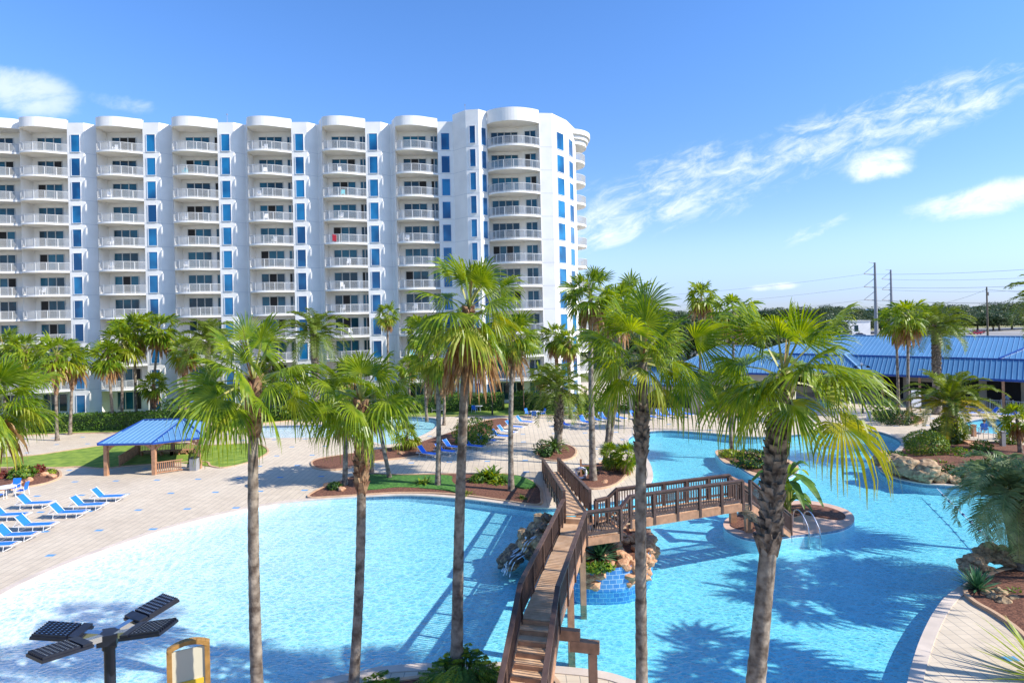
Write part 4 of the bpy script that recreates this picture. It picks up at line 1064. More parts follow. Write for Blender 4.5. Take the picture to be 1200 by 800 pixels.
def table(px, py, where, nch, a0):
    p = gp(px, py); t_ = thing('round_table', 'round white patio table '+where, 'table', p, 0, 'white patio tables')
    mb = MB(); mb.tube([(0,0,.70),(0,0,.74)], [.62,.62], 24); mb.build('tabletop', M['white_plastic'], t_)
    for k in range(4):
        a_ = pi/4+k*pi/2; mb = MB(); mb.tube([(.4*cos(a_),.4*sin(a_),.7),(.48*cos(a_),.48*sin(a_),.0)], .02, 6); mb.build('leg', M['white_plastic'], t_)
    for k in range(nch):
        a_ = a0 + 2*pi*k/nch; nm = ['first','second','third','fourth'][k]
        fc = ['right','far','left','near'][int(((a_+pi/4) % (2*pi))//(pi/2))]
        place_chair(p+Vector((1.0*cos(a_), 1.0*sin(a_), 0)), a_-pi/2, 'blue patio chair on the %s side of the white table %s' % (fc, where), 'blue patio chairs')
table(7, 582, 'by the left planting bed', 4, .2); table(627, 489, 'left of the date palm', 3, .4); table(668, 484, 'right of the date palm', 3, .9); table(560, 482, 'by the hedge lawn', 2, 1.2)
for i, (px, w_) in enumerate(((509,'left'),(519,'right'))):
    p = gp(px, 483.5); t_ = thing('lawn_chair', '%s one of two grey slatted chairs before the hedge' % w_, 'chair', p, .2, 'grey slatted chairs')
    for nm, c_, d_ in (('seat',(0,0,.38),(.55,.5,.04)),('backrest',(0,.28,.72),(.55,.05,.7)),('armrest',(-.32,0,.6),(.1,.6,.03)),('armrest',(.32,0,.6),(.1,.6,.03)),('leg',(-.3,-.25,.3),(.05,.06,.6)),('leg',(.3,-.25,.3),(.05,.06,.6)),('leg',(-.3,.28,.3),(.05,.06,.6)),('leg',(.3,.28,.3),(.05,.06,.6))):
        mb = MB(); mb.box(c_, d_); mb.build(nm, M['greymetal'], t_)
for px, py, w_, rz in ((1153,508,'by the small pool with a person in it',2.6),(1182,514,'by the small pool at the right edge',2.4)):
    place_chair(gp(px,py), rz, 'blue patio chair '+w_, 'blue chairs at the small pool')
# ladder on the island
lad = thing('pool_ladder', 'chrome pool ladder with two steps on the round island edge', 'ladder')
l0, l1 = gp(947,626), gp(960,628)
for a_ in (l0, l1):
    mb = MB(); mb.tube(catmull([a_+Vector((-.25,1.15,.05)), a_+Vector((-.25,1.1,.85)), a_+Vector((-.1,.7,1.05)), a_+Vector((-.02,.15,.6)), a_+Vector((0,-.1,.1)), a_+Vector((0,-.1,-1.0))], 4, False), .04, 8); mb.build('handrail', M['metal'], lad)
for z in (-.05,-.4):
    mb = MB(); mb.bar(l0+Vector((0,-.12,z)), l1+Vector((0,-.12,z)), .1, .04); mb.build('step', M['metal'], lad)
def handrail(px, py, px2, py2, label):
    a_, b_ = gp(px,py), gp(px2,py2); mb = MB(); up = Vector((0,0,1))
    mb.tube(catmull([a_, a_+up*.9, a_.lerp(b_,.5)+up*.85, b_+up*.5, b_-up*.3], 4, False), .03, 7); tag(mb.build('handrail', M['metal']), label, 'handrail', 'chrome pool handrails')
handrail(1003,509,1000,515,'chrome handrail on the left of the far pool steps'); handrail(1022,508,1018,514,'chrome handrail on the right of the far pool steps')
handrail(1090,494,1083,490,'chrome handrail beside the large date palm'); handrail(741,513,748,517,'chrome handrail at the peninsula tip')
# rope with floats
a_, b_ = gp(1098,572), gp(1182,652); mb = MB(); mb.tube([a_+Vector((0,0,.0)), a_.lerp(b_,.5)+Vector((0,0,-.08)), b_], .02, 6)
rope = mb.build('lane_rope', M['towel']); tag(rope, 'thin float rope stretched across the right pool', 'rope')
for k in range(1,9):
    mb = MB(); c_ = a_.lerp(b_, k/9); d_ = (b_-a_).normalized()*.12; mb.tube([c_-d_+Vector((0,0,-.07)), c_-d_*.5+Vector((0,0,-.07)), c_+d_*.5+Vector((0,0,-.07)), c_+d_+Vector((0,0,-.07))], [.03,.08,.08,.03], 8); mb.build('float', M['navy'], rope, smooth=True)
# life ring and post
p = gp(681,562); t_ = thing('life_ring', 'white life ring leaning on a wooden post in the palm circle bed', 'life ring', p+Vector((0,0,.5)))
mb = MB(); mb.tube([Vector((.38*cos(k*pi/10), 0, .38*sin(k*pi/10))) for k in range(21)], .09, 8, cap=False); mb.build('ring', M['towel'], t_, smooth=True)
for k in range(4): a_ = pi/4+k*pi/2; mb = MB(); mb.box((.38*cos(a_),0,.38*sin(a_)), (.2,.2,.2), 0, 0); mb.build('band', M['greymetal'], t_)
p = gp(681,558); mb = MB(); mb.box(p+Vector((0,0,.65)), (.14,.14,1.3)); mb.box(p+Vector((.5,0,.8)), (1.1,.08,.12)); tag(mb.build('wooden_post', M['wood_beam']), 'wooden post with short arm behind the life ring', 'post')
# lamps, signs
def lamp_post(px, py, h, label, arms=2):
    p = gp(px, py); t_ = thing('lamp_post', label, 'street lamp', p, 0, 'black lamp posts')
    mb = MB(); mb.tube([(0,0,0),(0,0,.5),(0,0,.55),(0,0,h)], [.12,.12,.06,.05], 8); mb.build('pole', M['blackmetal'], t_)
    mb = MB(); mb.tube([(-.75,0,h-.1),(0,0,h-.02),(.75,0,h-.1)], .035, 6); mb.build('arm', M['blackmetal'], t_)
    for s_ in (-1, 1):
        mb = MB(); mb.tube([(s_*.75,0,h-.32),(s_*.75,0,h-.22),(s_*.75,0,h-.08)], [.26,.2,.05], 10); mb.build('lamp_head', M['blackmetal'], t_)
    mb = MB(); mb.tube([(0,0,h),(0,0,h+.12),(0,0,h+.3)], [.1,.16,.05], 10); mb.build('lantern', M['towel'], t_)
    return t_
lamp_post(577,486,5.2,'black lamp post in front of the hedge near the tower'); lamp_post(1011,484,5.6,'black lamp post before the pool building porch')
p = gp(614,482); mb = MB(); mb.tube([p, p+Vector((0,0,4.6))], .06, 7); tag(mb.build('slim_post', M['wood_beam']), 'thin bare wooden post right of the slender palm trunk', 'post')
p = gp(1074,483); t_ = thing('notice_board', 'white notice board on posts before the pool building', 'sign', p)
mb = MB(); mb.box((0,0,1.6), (1.1,.08,1.9)); mb.build('panel', M['towel'], t_)
for s_ in (-.5,.5): mb = MB(); mb.box((s_,.08,1.2), (.1,.08,2.4)); mb.build('post', M['wood_beam'], t_)
# solar style four headed light in the foreground
q = dp(128, 746, 6.6); fl_ = thing('area_light', 'black four headed area light on a round pole in the lower left corner', 'street lamp', (q.x, q.y, 0)); zt = q.z
mb = MB(); mb.tube([(0,0,0),(0,0,zt-.05)], .065, 16); mb.build('pole', M['greymetal2'] if 'greymetal2' in M else M['blackmetal'], fl_, smooth=False)
mb = MB(); mb.box((0,0,zt), (.22,.22,.14), .3); mb.tube([(0,0,zt-.14),(0,0,zt-.06)], .085, 16); mb.build('hub', M['blackmetal'], fl_)
fin = MB()
for k in range(4):
    a_ = radians((-6,62,187,243)[k]); R = Matrix.Rotation(a_, 3, 'Z') @ Matrix.Rotation(radians(-9), 3, 'Y')
    b0 = Vector((0,0,zt+.02)); X_ = R @ Vector((1,0,0)); Y_ = R @ Vector((0,1,0)); Z_ = R @ Vector((0,0,1))
    mb = MB(); mb.bar(b0+X_*.1, b0+X_*.30, .09, .07); mb.build('arm', M['metal'], fl_)
    mb = MB(); mb.box(b0+X_*.56, (.56,.36,.035), M=R)
    mb.box(b0+X_*.35+Z_*.035, (.11,.345,.03), M=R)
    for j in range(9): mb.box(b0+X_*.63+Y_*(-.16+.04*j)+Z_*.032, (.40,.012,.03), M=R)
    for j in range(7):
        for i in range(8): mb.box(b0+X_*(.45+.055*j)+Y_*(-.14+.04*i)+Z_*.046, (.024,.012,.012), M=R, mi=1)
    mb.build('light_head', [M['blackmetal'], M['metal']], fl_)
# wooden framed board near the lower left
q = dp(197, 762, 15.5); q2_ = dp(244, 757, 15.9); sg = thing('wooden_sign', 'wooden framed beige notice board with arched top in the lower left', 'sign', ((q.x+q2_.x)/2,(q.y+q2_.y)/2,0)); 
wv = Vector((q2_.x-q.x,q2_.y-q.y,0))/2; zt = q.z; M['ochre'] = mat('ochre wood', (.36,.19,.05), .55, var=.2, scale=5, bump=.2, bscale=25)
for s_ in (-1,1): mb = MB(); mb.box(wv*s_*.95+Vector((0,0,zt/2)), (.14,.16,zt), atan2(wv.y,wv.x)); mb.build('post', M['ochre'], sg)
mb = MB(); az = atan2(wv.y,wv.x); mb.box((0,0,(zt+.5)/2+.05), (wv.length*1.72,.04,zt-.75), az); mb.build('panel', mat('beige panel', (.62,.56,.40), .5), sg)
mb = MB(); prev = None
for k in range(11):
    f_ = -1+k*.2; c_ = wv*f_*1.02+Vector((0,0,zt-.02+.16*(1-f_*f_)))
    if prev: mb.bar(prev, c_, .2, .13)
    prev = c_
mb.bar(-wv+Vector((0,0,.6)), wv+Vector((0,0,.6)), .12, .12); mb.build('frame_top', M['ochre'], sg)
mb = MB(); mb.bar(-wv*.8+Vector((0,-.06,1.12)), wv*.8+Vector((0,-.06,1.12)), .03, .16); mb.build('yellow_strip', mat('yellow', (.75,.48,.04), .5), sg)
# blue umbrella and small fittings
p = gp(232,493); t_ = thing('patio_umbrella', 'small blue patio umbrella between the palms in front of the building', 'umbrella', p)
mb = MB(); mb.tube([(0,0,0),(0,0,3.4)], .05, 8); mb.build('pole', M['blackmetal'], t_)
mb = MB(); cn = [Vector((1.7*cos(k*pi/4),1.7*sin(k*pi/4),2.75)) for k in range(8)]; tpk = Vector((0,0,3.45))
for k in range(8): mb.add([cn[k], cn[(k+1)%8], tpk], [(0,1,2)]); mb.add([cn[k], cn[(k+1)%8], cn[(k+1)%8]-Vector((0,0,.18)), cn[k]-Vector((0,0,.18))], [(0,1,2,3)])
mb.build('canopy', mat('umbrella cloth', (.12,.22,.62), .8), t_)
for i, (px, py, h, lb, m_) in enumerate(((1018,492,.9,'small white utility box by the dark hedge','white_plastic'),(1175,524,1.3,'grey wooden bollard behind the silver palm','greymetal'),(1141,511,1.0,'short post with blue top by the small pool','wood_beam'))):
    p = gp(px, py); mb = MB(); mb.box(p+Vector((0,0,h/2)), (.32,.3,h)); mb.box(p+Vector((0,0,h+.05)), (.38,.36,.1)); tag(mb.build(['utility_box','bollard','marker_post'][i], M[m_]), lb, ['box','bollard','post'][i])
# white fence by the pool building
fc = thing('picket_fence', 'white picket railing in front of the pool building porch', 'fence')
a_, b_ = gp(1135,478), gp(1215,484); 
mb = MB(); n_ = int((b_-a_).length/.16)
for k in range(n_): mb.box(a_.lerp(b_, k/n_)+Vector((0,0,.6)), (.035,.035,1.1))
mb.build('pickets', M['rail'], fc); mb = MB(); mb.bar(a_+Vector((0,0,1.15)), b_+Vector((0,0,1.15)), .07, .06); mb.bar(a_+Vector((0,0,.12)), b_+Vector((0,0,.12)), .05, .05); mb.build('rail', M['rail'], fc)
for k in range(7): mb = MB(); mb.box(a_.lerp(b_, k/6)+Vector((0,0,.65)), (.1,.1,1.3)); mb.build('post', M['rail'], fc)
fc = thing('metal_fence', 'low dark metal fence along the small pool behind the silver palm', 'fence')
a_, b_ = gp(1130,512), gp(1200,518); mb = MB(); n_ = int((b_-a_).length/.35)
for k in range(n_+1): mb.box(a_.lerp(b_, k/n_)+Vector((0,0,.5)), (.03,.03,1.0))
mb.bar(a_+Vector((0,0,1.0)), b_+Vector((0,0,1.0)), .04, .04); mb.build('rails', M['greymetal'], fc)
for k, (px, py, s_, lb) in enumerate(((1098,556,.6,'on the mulch near the stacked rock edge'),(1128,556,.75,'below the leafy clump left of the silver palm'),(1150,556,.95,'large pinkish one left of the silver palm crown'),(1172,540,.5,'beside the grey bollard'),(1090,545,.45,'right behind the round shrub'),(1135,522,.55,'at the low metal fence'),(722,546,.3,'in the round bed beside the low palms'),(708,566,.25,'at the near edge of the round bed'))):
    o_ = rock('garden_rock', gp(px,py)+Vector((0,0,.25*s_)), s_, 'redrock'); tag(o_, 'reddish tan rock '+lb, 'rock', 'garden rocks in the beds')
# ================================================================ plants
def fan_leaf(mb, base, dirv, R, rnd, mi, nseg=22, nsec=4, droop=1.0, petf=.5):
    """one palmate leaf: curved stalk, joined pleated blade, free drooping tips"""
    up = Vector((0,0,1)); d = dirv.normalized()
    Lp = R*petf*rnd.uniform(.7,1.25); bend = .28*droop*(1-abs(d.z)*.6)
    p1 = base + d*Lp*.55 + up*(.03*R); d2 = (d - up*bend*.7).normalized(); p2 = p1 + d2*Lp*.5
    s = d2.cross(up)
    s = s.normalized() if s.length > .05 else Vector((rnd.uniform(-1,1), rnd.uniform(-1,1), 0)).normalized()
    roll = rnd.uniform(-.95,.95); nrm = s.cross(d2).normalized(); s = (s*cos(roll) + nrm*sin(roll)).normalized(); nrm = s.cross(d2).normalized()
    if nrm.z < 0: nrm = -nrm
    w = .028*R/2.2
    mb.add([base-s*w*1.6, base+s*w*1.6, p1+s*w, p1-s*w], [(0,1,2,3)], 3); mb.add([p1-s*w, p1+s*w, p2+s*w*.8, p2-s*w*.8], [(0,1,2,3)], 3)
    Rb = R*(1-petf)*1.22*rnd.uniform(.85,1.12); span = radians(rnd.uniform(95,135)); dph = 2*span/nseg
    cup = rnd.uniform(.05,.75)
    for k in range(nseg):
        ph = -span + dph*(k+.5); q = abs(ph)/span
        L = Rb*(1-.32*q*q)*rnd.uniform(.9,1.08)
        e = (d2*cos(ph) + s*sin(ph)); e = (e - nrm*cup*abs(sin(ph))*.6 + nrm*.06).normalized()
        t = (s*cos(ph) - d2*sin(ph)); tilt = (.5 if k % 2 else -.5); t = (t*cos(tilt) + nrm*sin(tilt)).normalized()
        dr = droop*rnd.uniform(.75,1.35); tw = rnd.uniform(-.15,.15)
        pts = []; 
        fr_ = (0.02, .34, .60, .82, 1.0) if nsec >= 4 else (0.02, .45, .75, 1.0)
        for f in fr_:
            wd = (L*f*math.tan(dph/2)*1.08 if f <= .45 else L*.45*math.tan(dph/2)*1.08*(1-((f-.45)/.57)**1.3*.93))
            g = max(0, f-.38); z = -dr*L*(g**1.7)*1.1; hor = 1-.42*dr*g*g*1.4 
            pos = p2 + e*L*f*max(.45,hor) + up*z + t*(tw*g*L*.4)
            pts.append((pos - t*wd, pos + t*wd))
        vs = [v for pr in pts for v in pr]; mb.add(vs, [(2*i, 2*i+1, 2*i+3, 2*i+2) for i in range(len(pts)-1)], mi)
def fan_crown(R, seed, n=44, nseg=22, nsec=4, dead=5, yellow=.22, droop=1.0, spears=3, low=-.75):
    rnd = random.Random(seed); mb = MB(); ga = 2.39996
    for i in range(n):
        f = i/(n-1); el = 1.35 - (1.35-low)*f**.85 + rnd.uniform(-.28,.28); az = i*ga + rnd.uniform(-.45,.45)
        d = Vector((cos(az)*cos(el), sin(az)*cos(el), sin(el)))
        mi = 1 if (f > 1-yellow and rnd.random() < .55) else 0
        sc = (.75+.25*min(1, f*4))
        fan_leaf(mb, Vector((0,0,.10*R*(1-f))), d, R*sc*rnd.uniform(.82,1.12), rnd, mi, nseg, nsec, droop*(.3+.65*f)*rnd.uniform(.7,1.3))
    for i in range(dead):
        az = rnd.uniform(0, 2*pi); el = rnd.uniform(-1.35,-1.1); d = Vector((cos(az)*cos(el), sin(az)*cos(el), sin(el)))
        fan_leaf(mb, Vector((0,0,-.05*R)), d, R*.98, rnd, 2, max(10, nseg//2), nsec, .8, .4)
    for i in range(spears):
        az = rnd.uniform(0,6.3); el = rnd.uniform(1.2,1.5); d = Vector((cos(az)*cos(el), sin(az)*cos(el), sin(el)))
        q = d*R*rnd.uniform(.75,1.05); s = d.cross(Vector((0,1,0))).normalized()*.03*R/2; mb.add([Vector((0,0,0))-s, s, q], [(0,1,2)], 3 if i % 2 else 2)
    return mb
FANM = lambda: [M['fan'], M['fany'], M['fand'], M['petiole']]
def feather_crown(R, seed, n=40, nl=34, yellow=0, low=-.5, arch=1.0, mats=('feather','feathery'), lw=.022, ll=.24):
    rnd = random.Random(seed); mb = MB(); up = Vector((0,0,1))
    for i in range(n):
        f = i/(n-1); el = 1.4 - (1.4-low)*f**.9 + rnd.uniform(-.1,.1); az = i*2.39996 + rnd.uniform(-.2,.2)
        h = Vector((cos(az), sin(az), 0)); L = R*(.8+.25*min(1,f*3))*rnd.uniform(.9,1.08)
        mi = 1 if (f > 1-yellow and rnd.random() < .6) else 0
        p = Vector((0,0,.06*R*(1-f))); e = el; seg = 12; pts = []; dirs = []
        for k in range(seg+1):
            pts.append(p.copy()); d = h*cos(e)+up*sin(e); dirs.append(d); p = p + d*L/seg; e -= arch*(.035+.16*(k/seg)*1.1*(.4+cos(e)))*1.0
        s0 = h.cross(up).normalized()
        for k in range(seg):
            w = .022*(1-k/seg*.8)*R/2.2; mb.add([pts[k]-s0*w, pts[k]+s0*w, pts[k+1]+s0*w*.9, pts[k+1]-s0*w*.9], [(0,1,2,3)], 2)
        for k in range(nl):
            t = .12 + .88*(k+.5)/nl; x = t*seg; j = min(seg-1, int(x)); q = pts[j].lerp(pts[j+1], x-j); d = dirs[j]; nrm = s0.cross(d).normalized()
            if nrm.z < 0: nrm = -nrm
            ln_ = R*ll*(sin(pi*min(1,t*.85+.12)))**.6*rnd.uniform(.85,1.1); w = lw*R
            for sg in (-1, 1):
                e2 = (s0*sg*.8 + d*.55 + nrm*rnd.uniform(.05,.55)).normalized(); wv = d*w/2
                tip = q + e2*ln_ - up*ln_*.22; mid = q + e2*ln_*.5
                mb.add([q-wv*.5, q+wv*.5, mid+wv, tip, mid-wv], [(0,1,2,3,4)], mi)
    return mb
FEAM = lambda a='featherb', b='feathery': [M[a], M[b], M['petiole']]
def trunk_mesh(base, top, r0, r1, seed=0, n=10, flare=1.35, bow=0.0):
    rnd = random.Random(seed); mb = MB(); N_ = 64 if n > 8 else 26; pts = []; rad = []
    bv = Vector((rnd.uniform(-1,1), rnd.uniform(-.5,.5), 0))*bow
    for i in range(N_+1):
        f = i/N_; p = base.lerp(top, f) + bv*sin(pi*f) - base
        pts.append(p); rad.append((r0*(1-f)+r1*f)*(1+(flare-1)*exp(-f*14))*(1+.03*sin(i*2.2+seed)+rnd.uniform(-.03,.03)))
    mb.tube(pts, rad, n); return mb, pts, rad
def boots(pts, rad, f0, f1, seed, size=.22, mats=0, gap=.11, out=.5):
    """old leaf bases left on the trunk, set in a spiral"""
    rnd = random.Random(seed); mb = MB(); N_ = len(pts)-1; L = (pts[-1]-pts[0]).length
    s = f0*L; k = 0
    while s < f1*L:
        f = s/L; x = f*N_; j = min(N_-1, int(x)); c = pts[j].lerp(pts[j+1], x-j); r = rad[j]
        az = k*2.39996 + rnd.uniform(-.2,.2); h = Vector((cos(az), sin(az), 0)); t = Vector((-h.y, h.x, 0)); sz = size*rnd.uniform(.8,1.25)
        b0 = c + h*r*.85; tp = b0 + h*sz*out + Vector((0,0,sz*1.1)); w = sz*.42
        mb.add([b0-t*w-Vector((0,0,sz*.3)), b0+t*w-Vector((0,0,sz*.3)), tp+t*w*.5, tp-t*w*.5, b0-t*w*.8+Vector((0,0,sz*.9)), b0+t*w*.8+Vector((0,0,sz*.9))],
               [(0,1,2,3), (3,2,5,4), (0,3,4), (1,5,2)], 0)
        s += gap*size; k += 1
    return mb
crown_lib = {}
def far_fan(k):
    if k not in crown_lib:
        mb = fan_crown(1.0, 100+k, n=28, nseg=13, nsec=3, dead=4+k % 3, yellow=.25, droop=.6+.1*k, spears=2, low=-.95)
        me = bpy.data.meshes.new('crown'); me.from_pydata(mb.v, [], mb.f)
        for m in FANM(): me.materials.append(m)
        me.polygons.foreach_set('material_index', mb.m); me.update(); crown_lib[k] = me
    return crown_lib[k]
def far_feather(k):
    key = ('f', k)
    if key not in crown_lib:
        mb = feather_crown(1.0, 200+k, n=38, nl=26, low=-.55)
        me = bpy.data.meshes.new('crown'); me.from_pydata(mb.v, [], mb.f)
        for m in FEAM(): me.materials.append(m)
        me.polygons.foreach_set('material_index', mb.m); me.update(); crown_lib[key] = me
    return crown_lib[key]
RP = random.Random(21); pidx = 0
def palm(base, crown, Y6=None, R=2.3, label='', kind='fan', r0=.17, r1=.12, group=None, near=None, boot=None, name=None, ctop=None, lod=None):
    """base: (px,py) of the foot or just px with Y6 depth; crown: (px,py) of the crown centre"""
    global pidx; pidx += 1
    if Y6 is None: b = gp(*base)
    else:
        u, v = uv(base[0], base[1]); Y = Y6*K; b = Vector((u*Y/F, Y, 0))
    c = dp(crown[0], crown[1], b.y/K)
    t_ = thing(name or {'fan':'fan_palm','feather':'date_palm'}[kind], label, 'palm tree', b, 0, group)
    mb, pts, rad = trunk_mesh(b, c, r0, r1, pidx, 12 if near else 8, bow=(c-b).length*.012); mb.build('trunk', M['trunk'], t_, smooth=True)
    if boot:
        f0, f1, sz, m = boot; boots(pts, rad, f0, f1, pidx, sz).build('leaf_bases', M[m], t_)
    if near:
        o = near.build('crown', FANM() if kind == 'fan' else FEAM(), t_); o.location = c-b
    else:
        me = far_fan(pidx % 5) if kind == 'fan' else far_feather(pidx % 3)
        o = link('crown', me, t_); o.location = c-b; o.scale = (R, R, R*RP.uniform(.92,1.08)); o.rotation_euler = (RP.uniform(-.08,.08), RP.uniform(-.08,.08), RP.uniform(0,6.3))
    return t_
# five foreground palms
palm((302,800),(297,452), 15.0, label='foreground fan palm, leftmost of the tall bare trunks over the white pool', r0=.18, r1=.13, near=fan_crown(2.2,1,n=24,dead=0,nseg=36,droop=1.0,yellow=.15,low=-.6), boot=(.86,1.0,.30,'boot'))
palm((413,800),(423,474), 16.4, label='foreground fan palm with reddish leaf bases under its crown, second from the left', r0=.16, r1=.14, near=fan_crown(2.1,2,n=24,dead=0,nseg=36,droop=1.1,yellow=.3,low=-.6), boot=(.70,1.0,.26,'boot'))
palm((535,796),(549,366), None, label='tallest foreground palm with brown dead leaves hanging below its crown', r0=.20, r1=.13, near=fan_crown(2.25,3,n=27,dead=8,nseg=34,droop=.95,yellow=.2,low=-.7), boot=(.93,1.0,.22,'boot'))
palm((752,800),(753,424), 15.0, label='foreground fan palm right of centre, slim trunk before the bridge', r0=.175, r1=.15, near=fan_crown(2.2,14,n=27,dead=0,nseg=36,droop=1.1,yellow=.2,low=-.6), boot=(.74,.88,.24,'greyboot'))
palm((878,800),(918,448), 14.6, label='foreground palm with thick grey booted trunk, nearest on the right', r0=.27, r1=.19, near=fan_crown(2.7,5,n=27,dead=0,nseg=38,droop=1.0,yellow=.25,low=-.6), boot=(.52,.98,.33,'greyboot'))
# left edge palms
palm((-14,800),(-12,478), 19, label='fan palm cut by the left frame edge, bright drooping leaves', r0=.2, r1=.17, near=fan_crown(2.3,6,n=36,dead=1,nseg=32,droop=1.0,yellow=.3), boot=(.8,1.0,.26,'boot'))
G1 = 'palms before the white building'
P_ = lambda *a, **k: palm(*a, **k)
P_((67,516),(66,418), label='palm of the left pair before the hedge with brown booted neck', group=G1, R=2.7, boot=(.55,1,.3,'boot'))
P_((82,509),(86,422), label='right palm of the left pair before the hedge', group=G1, R=2.5, boot=(.6,1,.25,'boot'))
P_((30,508),(30,412), label='palm just right of the frame edge palm, before the building', group=G1, R=2.6, boot=(.6,1,.25,'boot'))
P_((6,506),(4,408), label='palm half cut by the left frame edge before the building', group=G1, R=2.7)
P_((133,503),(127,418), label='leftmost palm of the tight clump above the gazebo', group=G1, R=2.4, boot=(.7,1,.22,'boot'))
P_((143,500),(143,403), label='second palm of the tight clump above the gazebo', group=G1, R=2.6)
P_((160,496),(158,388), label='tallest palm of the tight clump above the gazebo', group=G1, R=2.9)
P_((176,495),(187,388), label='tall right palm of the tight clump above the gazebo', group=G1, R=2.9)
P_((181,497),(180,452), label='short palm between taller ones right above the gazebo roof', group=G1, R=2.0, boot=(.4,1,.25,'boot'))
P_((217,480),(217,412), 62, label='single palm right of the gazebo clump beside the blue umbrella', group=G1, R=2.4, boot=(.55,1,.3,'boot'))
P_((455,478),(454,370), 66, label='slender lone palm with small crown before the building', group=G1, R=1.8)
P_((500,483),(497,392), 60, label='tall thin trunked palm left of the tallest foreground palm', group=G1, R=2.8)
P_((520,486),(521,440), 58, label='short palm partly hidden left of the tallest trunk', group=G1, R=2.0)
P_((513,571),(512,420), label='grey trunked palm in the ground cover left of the tallest trunk', R=2.6, r0=.19, r1=.15, near=fan_crown(2.3,31,n=34,dead=5,nseg=20,droop=1.0,yellow=.4), group='palms in the poolside bed')
P_((599,576),(601,398), label='straight grey trunked palm rising from the poolside bed beside the ramp', R=2.4, r0=.2, r1=.14, near=fan_crown(2.25,32,n=36,dead=4,nseg=20,droop=.9,yellow=.3), group='palms in the poolside bed')
P_((404,569),(404,480), label='short grey trunked palm at the left end of the poolside bed', R=1.9, group='palms in the poolside bed', r0=.2, r1=.15)
P_((435,557),(433,476), label='palm trunk directly right of the reddish booted trunk', R=2.0, group='palms in the poolside bed', r0=.2, r1=.16)
P_((457,562),(437,470), label='leaning palm trunk left of the palmetto', R=1.9, group='palms in the poolside bed', r0=.16, r1=.13)
P_((695,564),(692,348), label='tall grey palm in the round bed, left of its neighbours', R=2.3, r0=.25, r1=.15, near=fan_crown(2.35,33,n=36,dead=4,nseg=20,droop=.85,yellow=.3), group='palms in the round bed')
P_((709,545),(722,362), label='middle palm of the round bed, leaning right', R=2.3, r0=.2, r1=.13, group='palms in the round bed')
P_((714,524),(738,352), label='far palm of the round bed behind the centre right crown', R=2.5, r0=.18, r1=.12, group='palms in the round bed')
P_((821,486),(822,349), label='tall slim palm standing alone against the sky behind the bridge arm', R=2.5, group='palms by the blue roofs')
P_((859,500),(859,367), 52, label='second palm against the sky, right of the tall slim one', R=2.5, group='palms by the blue roofs')
P_((858,528),(852,452), label='palm on the middle pool islet with dark low crown', R=2.6, r0=.17, r1=.14, near=fan_crown(2.6,34,n=34,dead=2,nseg=20,droop=1.1,yellow=.25), group=None)
P_((656,480),(652,396), 62, label='left palm of the low pair against the corner tower', R=2.3, group='palms against the tower', boot=(.6,1,.25,'boot'))
P_((668,482),(667,402), 60, label='right palm of the low pair against the corner tower', R=2.0, group='palms against the tower', boot=(.6,1,.25,'boot'))
P_((1053,480),(1050,378), label='left palm of the twin pair before the pool building', R=2.4, group='twin palms before the pool building', boot=(.75,1,.22,'boot'))
P_((1064,495),(1064,374), label='right palm of the twin pair before the pool building', R=2.4, group='twin palms before the pool building', boot=(.75,1,.22,'boot'))
P_((1196,532),(1192,492), label='small bushy palm at the right frame edge by the small pool', R=1.5)
P_((1245,640),(1285,420), 26, label='fan palm right of the frame shading the pool', R=2.6)
P_((1395,720),(1402,420), 19.5, label='second fan palm right of the frame shading the pool', R=2.7)
P_((1375,800),(1385,470), 15.6, label='third fan palm right of the frame shading the pool', R=2.8)
P_((1330,690),(1335,440), 21.5, label='fourth fan palm right of the frame shading the pool', R=2.5)
# small palms on the ground
P_((735,556),(736,535), label='low bushy palm in the round bed right of the grey trunks', R=1.25, group='low palms', r0=.12)
P_((717,552),(716,533), label='low bushy palm between the grey trunks of the round bed', R=1.1, group='low palms', r0=.12)
P_((478,528),(477,510), label='low palmetto at the left end of the lounger row', R=1.5, group='low palms', r0=.12)
P_((318,492),(316,432), label='short palm behind the leftmost foreground crown, right side', group=G1, R=2.3)
P_((345,489),(347,448), label='low palm left of the booted date palm trunk', group=G1, R=2.0)
P_((408,488),(408,436), label='palm behind the second foreground crown', group=G1, R=2.2)
P_((480,480),(478,430), label='short palm between the slim lone palm and thin trunked palm', group=G1, R=1.9)
P_((632,481),(634,440), label='low palm before the tower balconies', group=G1, R=1.8)
P_((725,486),(716,400), label='palm filling the gap behind the round bed trunks', group='palms by the blue roofs', R=2.3)
P_((780,480),(778,418), label='short palm before the small blue roof', group='palms by the blue roofs', R=2.1)
# date palms
P_((372,500),(368,392), 62, R=4.8, kind='feather', label='large date palm before the white building, left of centre', r0=.42, r1=.40, boot=(.45,1,.3,'greyboot'), group='date palms')
P_((245,500),(244,402), 58, R=4.2, kind='feather', label='date palm hidden behind the leftmost foreground crown', r0=.3, r1=.3, group='date palms')
P_((653,530),(655,456), R=3.5, kind='feather', label='date palm with curved thick trunk beside the far deck', r0=.34, r1=.40, boot=(.3,1,.32,'greyboot'), group='date palms')
P_((1098,480),(1097,384), 58, R=4.3, kind='feather', label='large date palm rising behind the blue roof ridge', r0=.42, r1=.42, boot=(.4,1,.3,'greyboot'), group='date palms')
P_((1113,480),(1116,392), 110, R=4.0, kind='feather', label='pale date palm farther behind the blue roof', r0=.4, r1=.4, group='date palms')
P_((1226,530),(1236,352), 40, R=3.6, kind='feather', label='date palm reaching into the frame at the right edge', r0=.35, r1=.35, group='date palms')
nb = feather_crown(4.4,41,n=34,nl=52,yellow=.36,low=-.15,arch=.95,lw=.016,ll=.18)
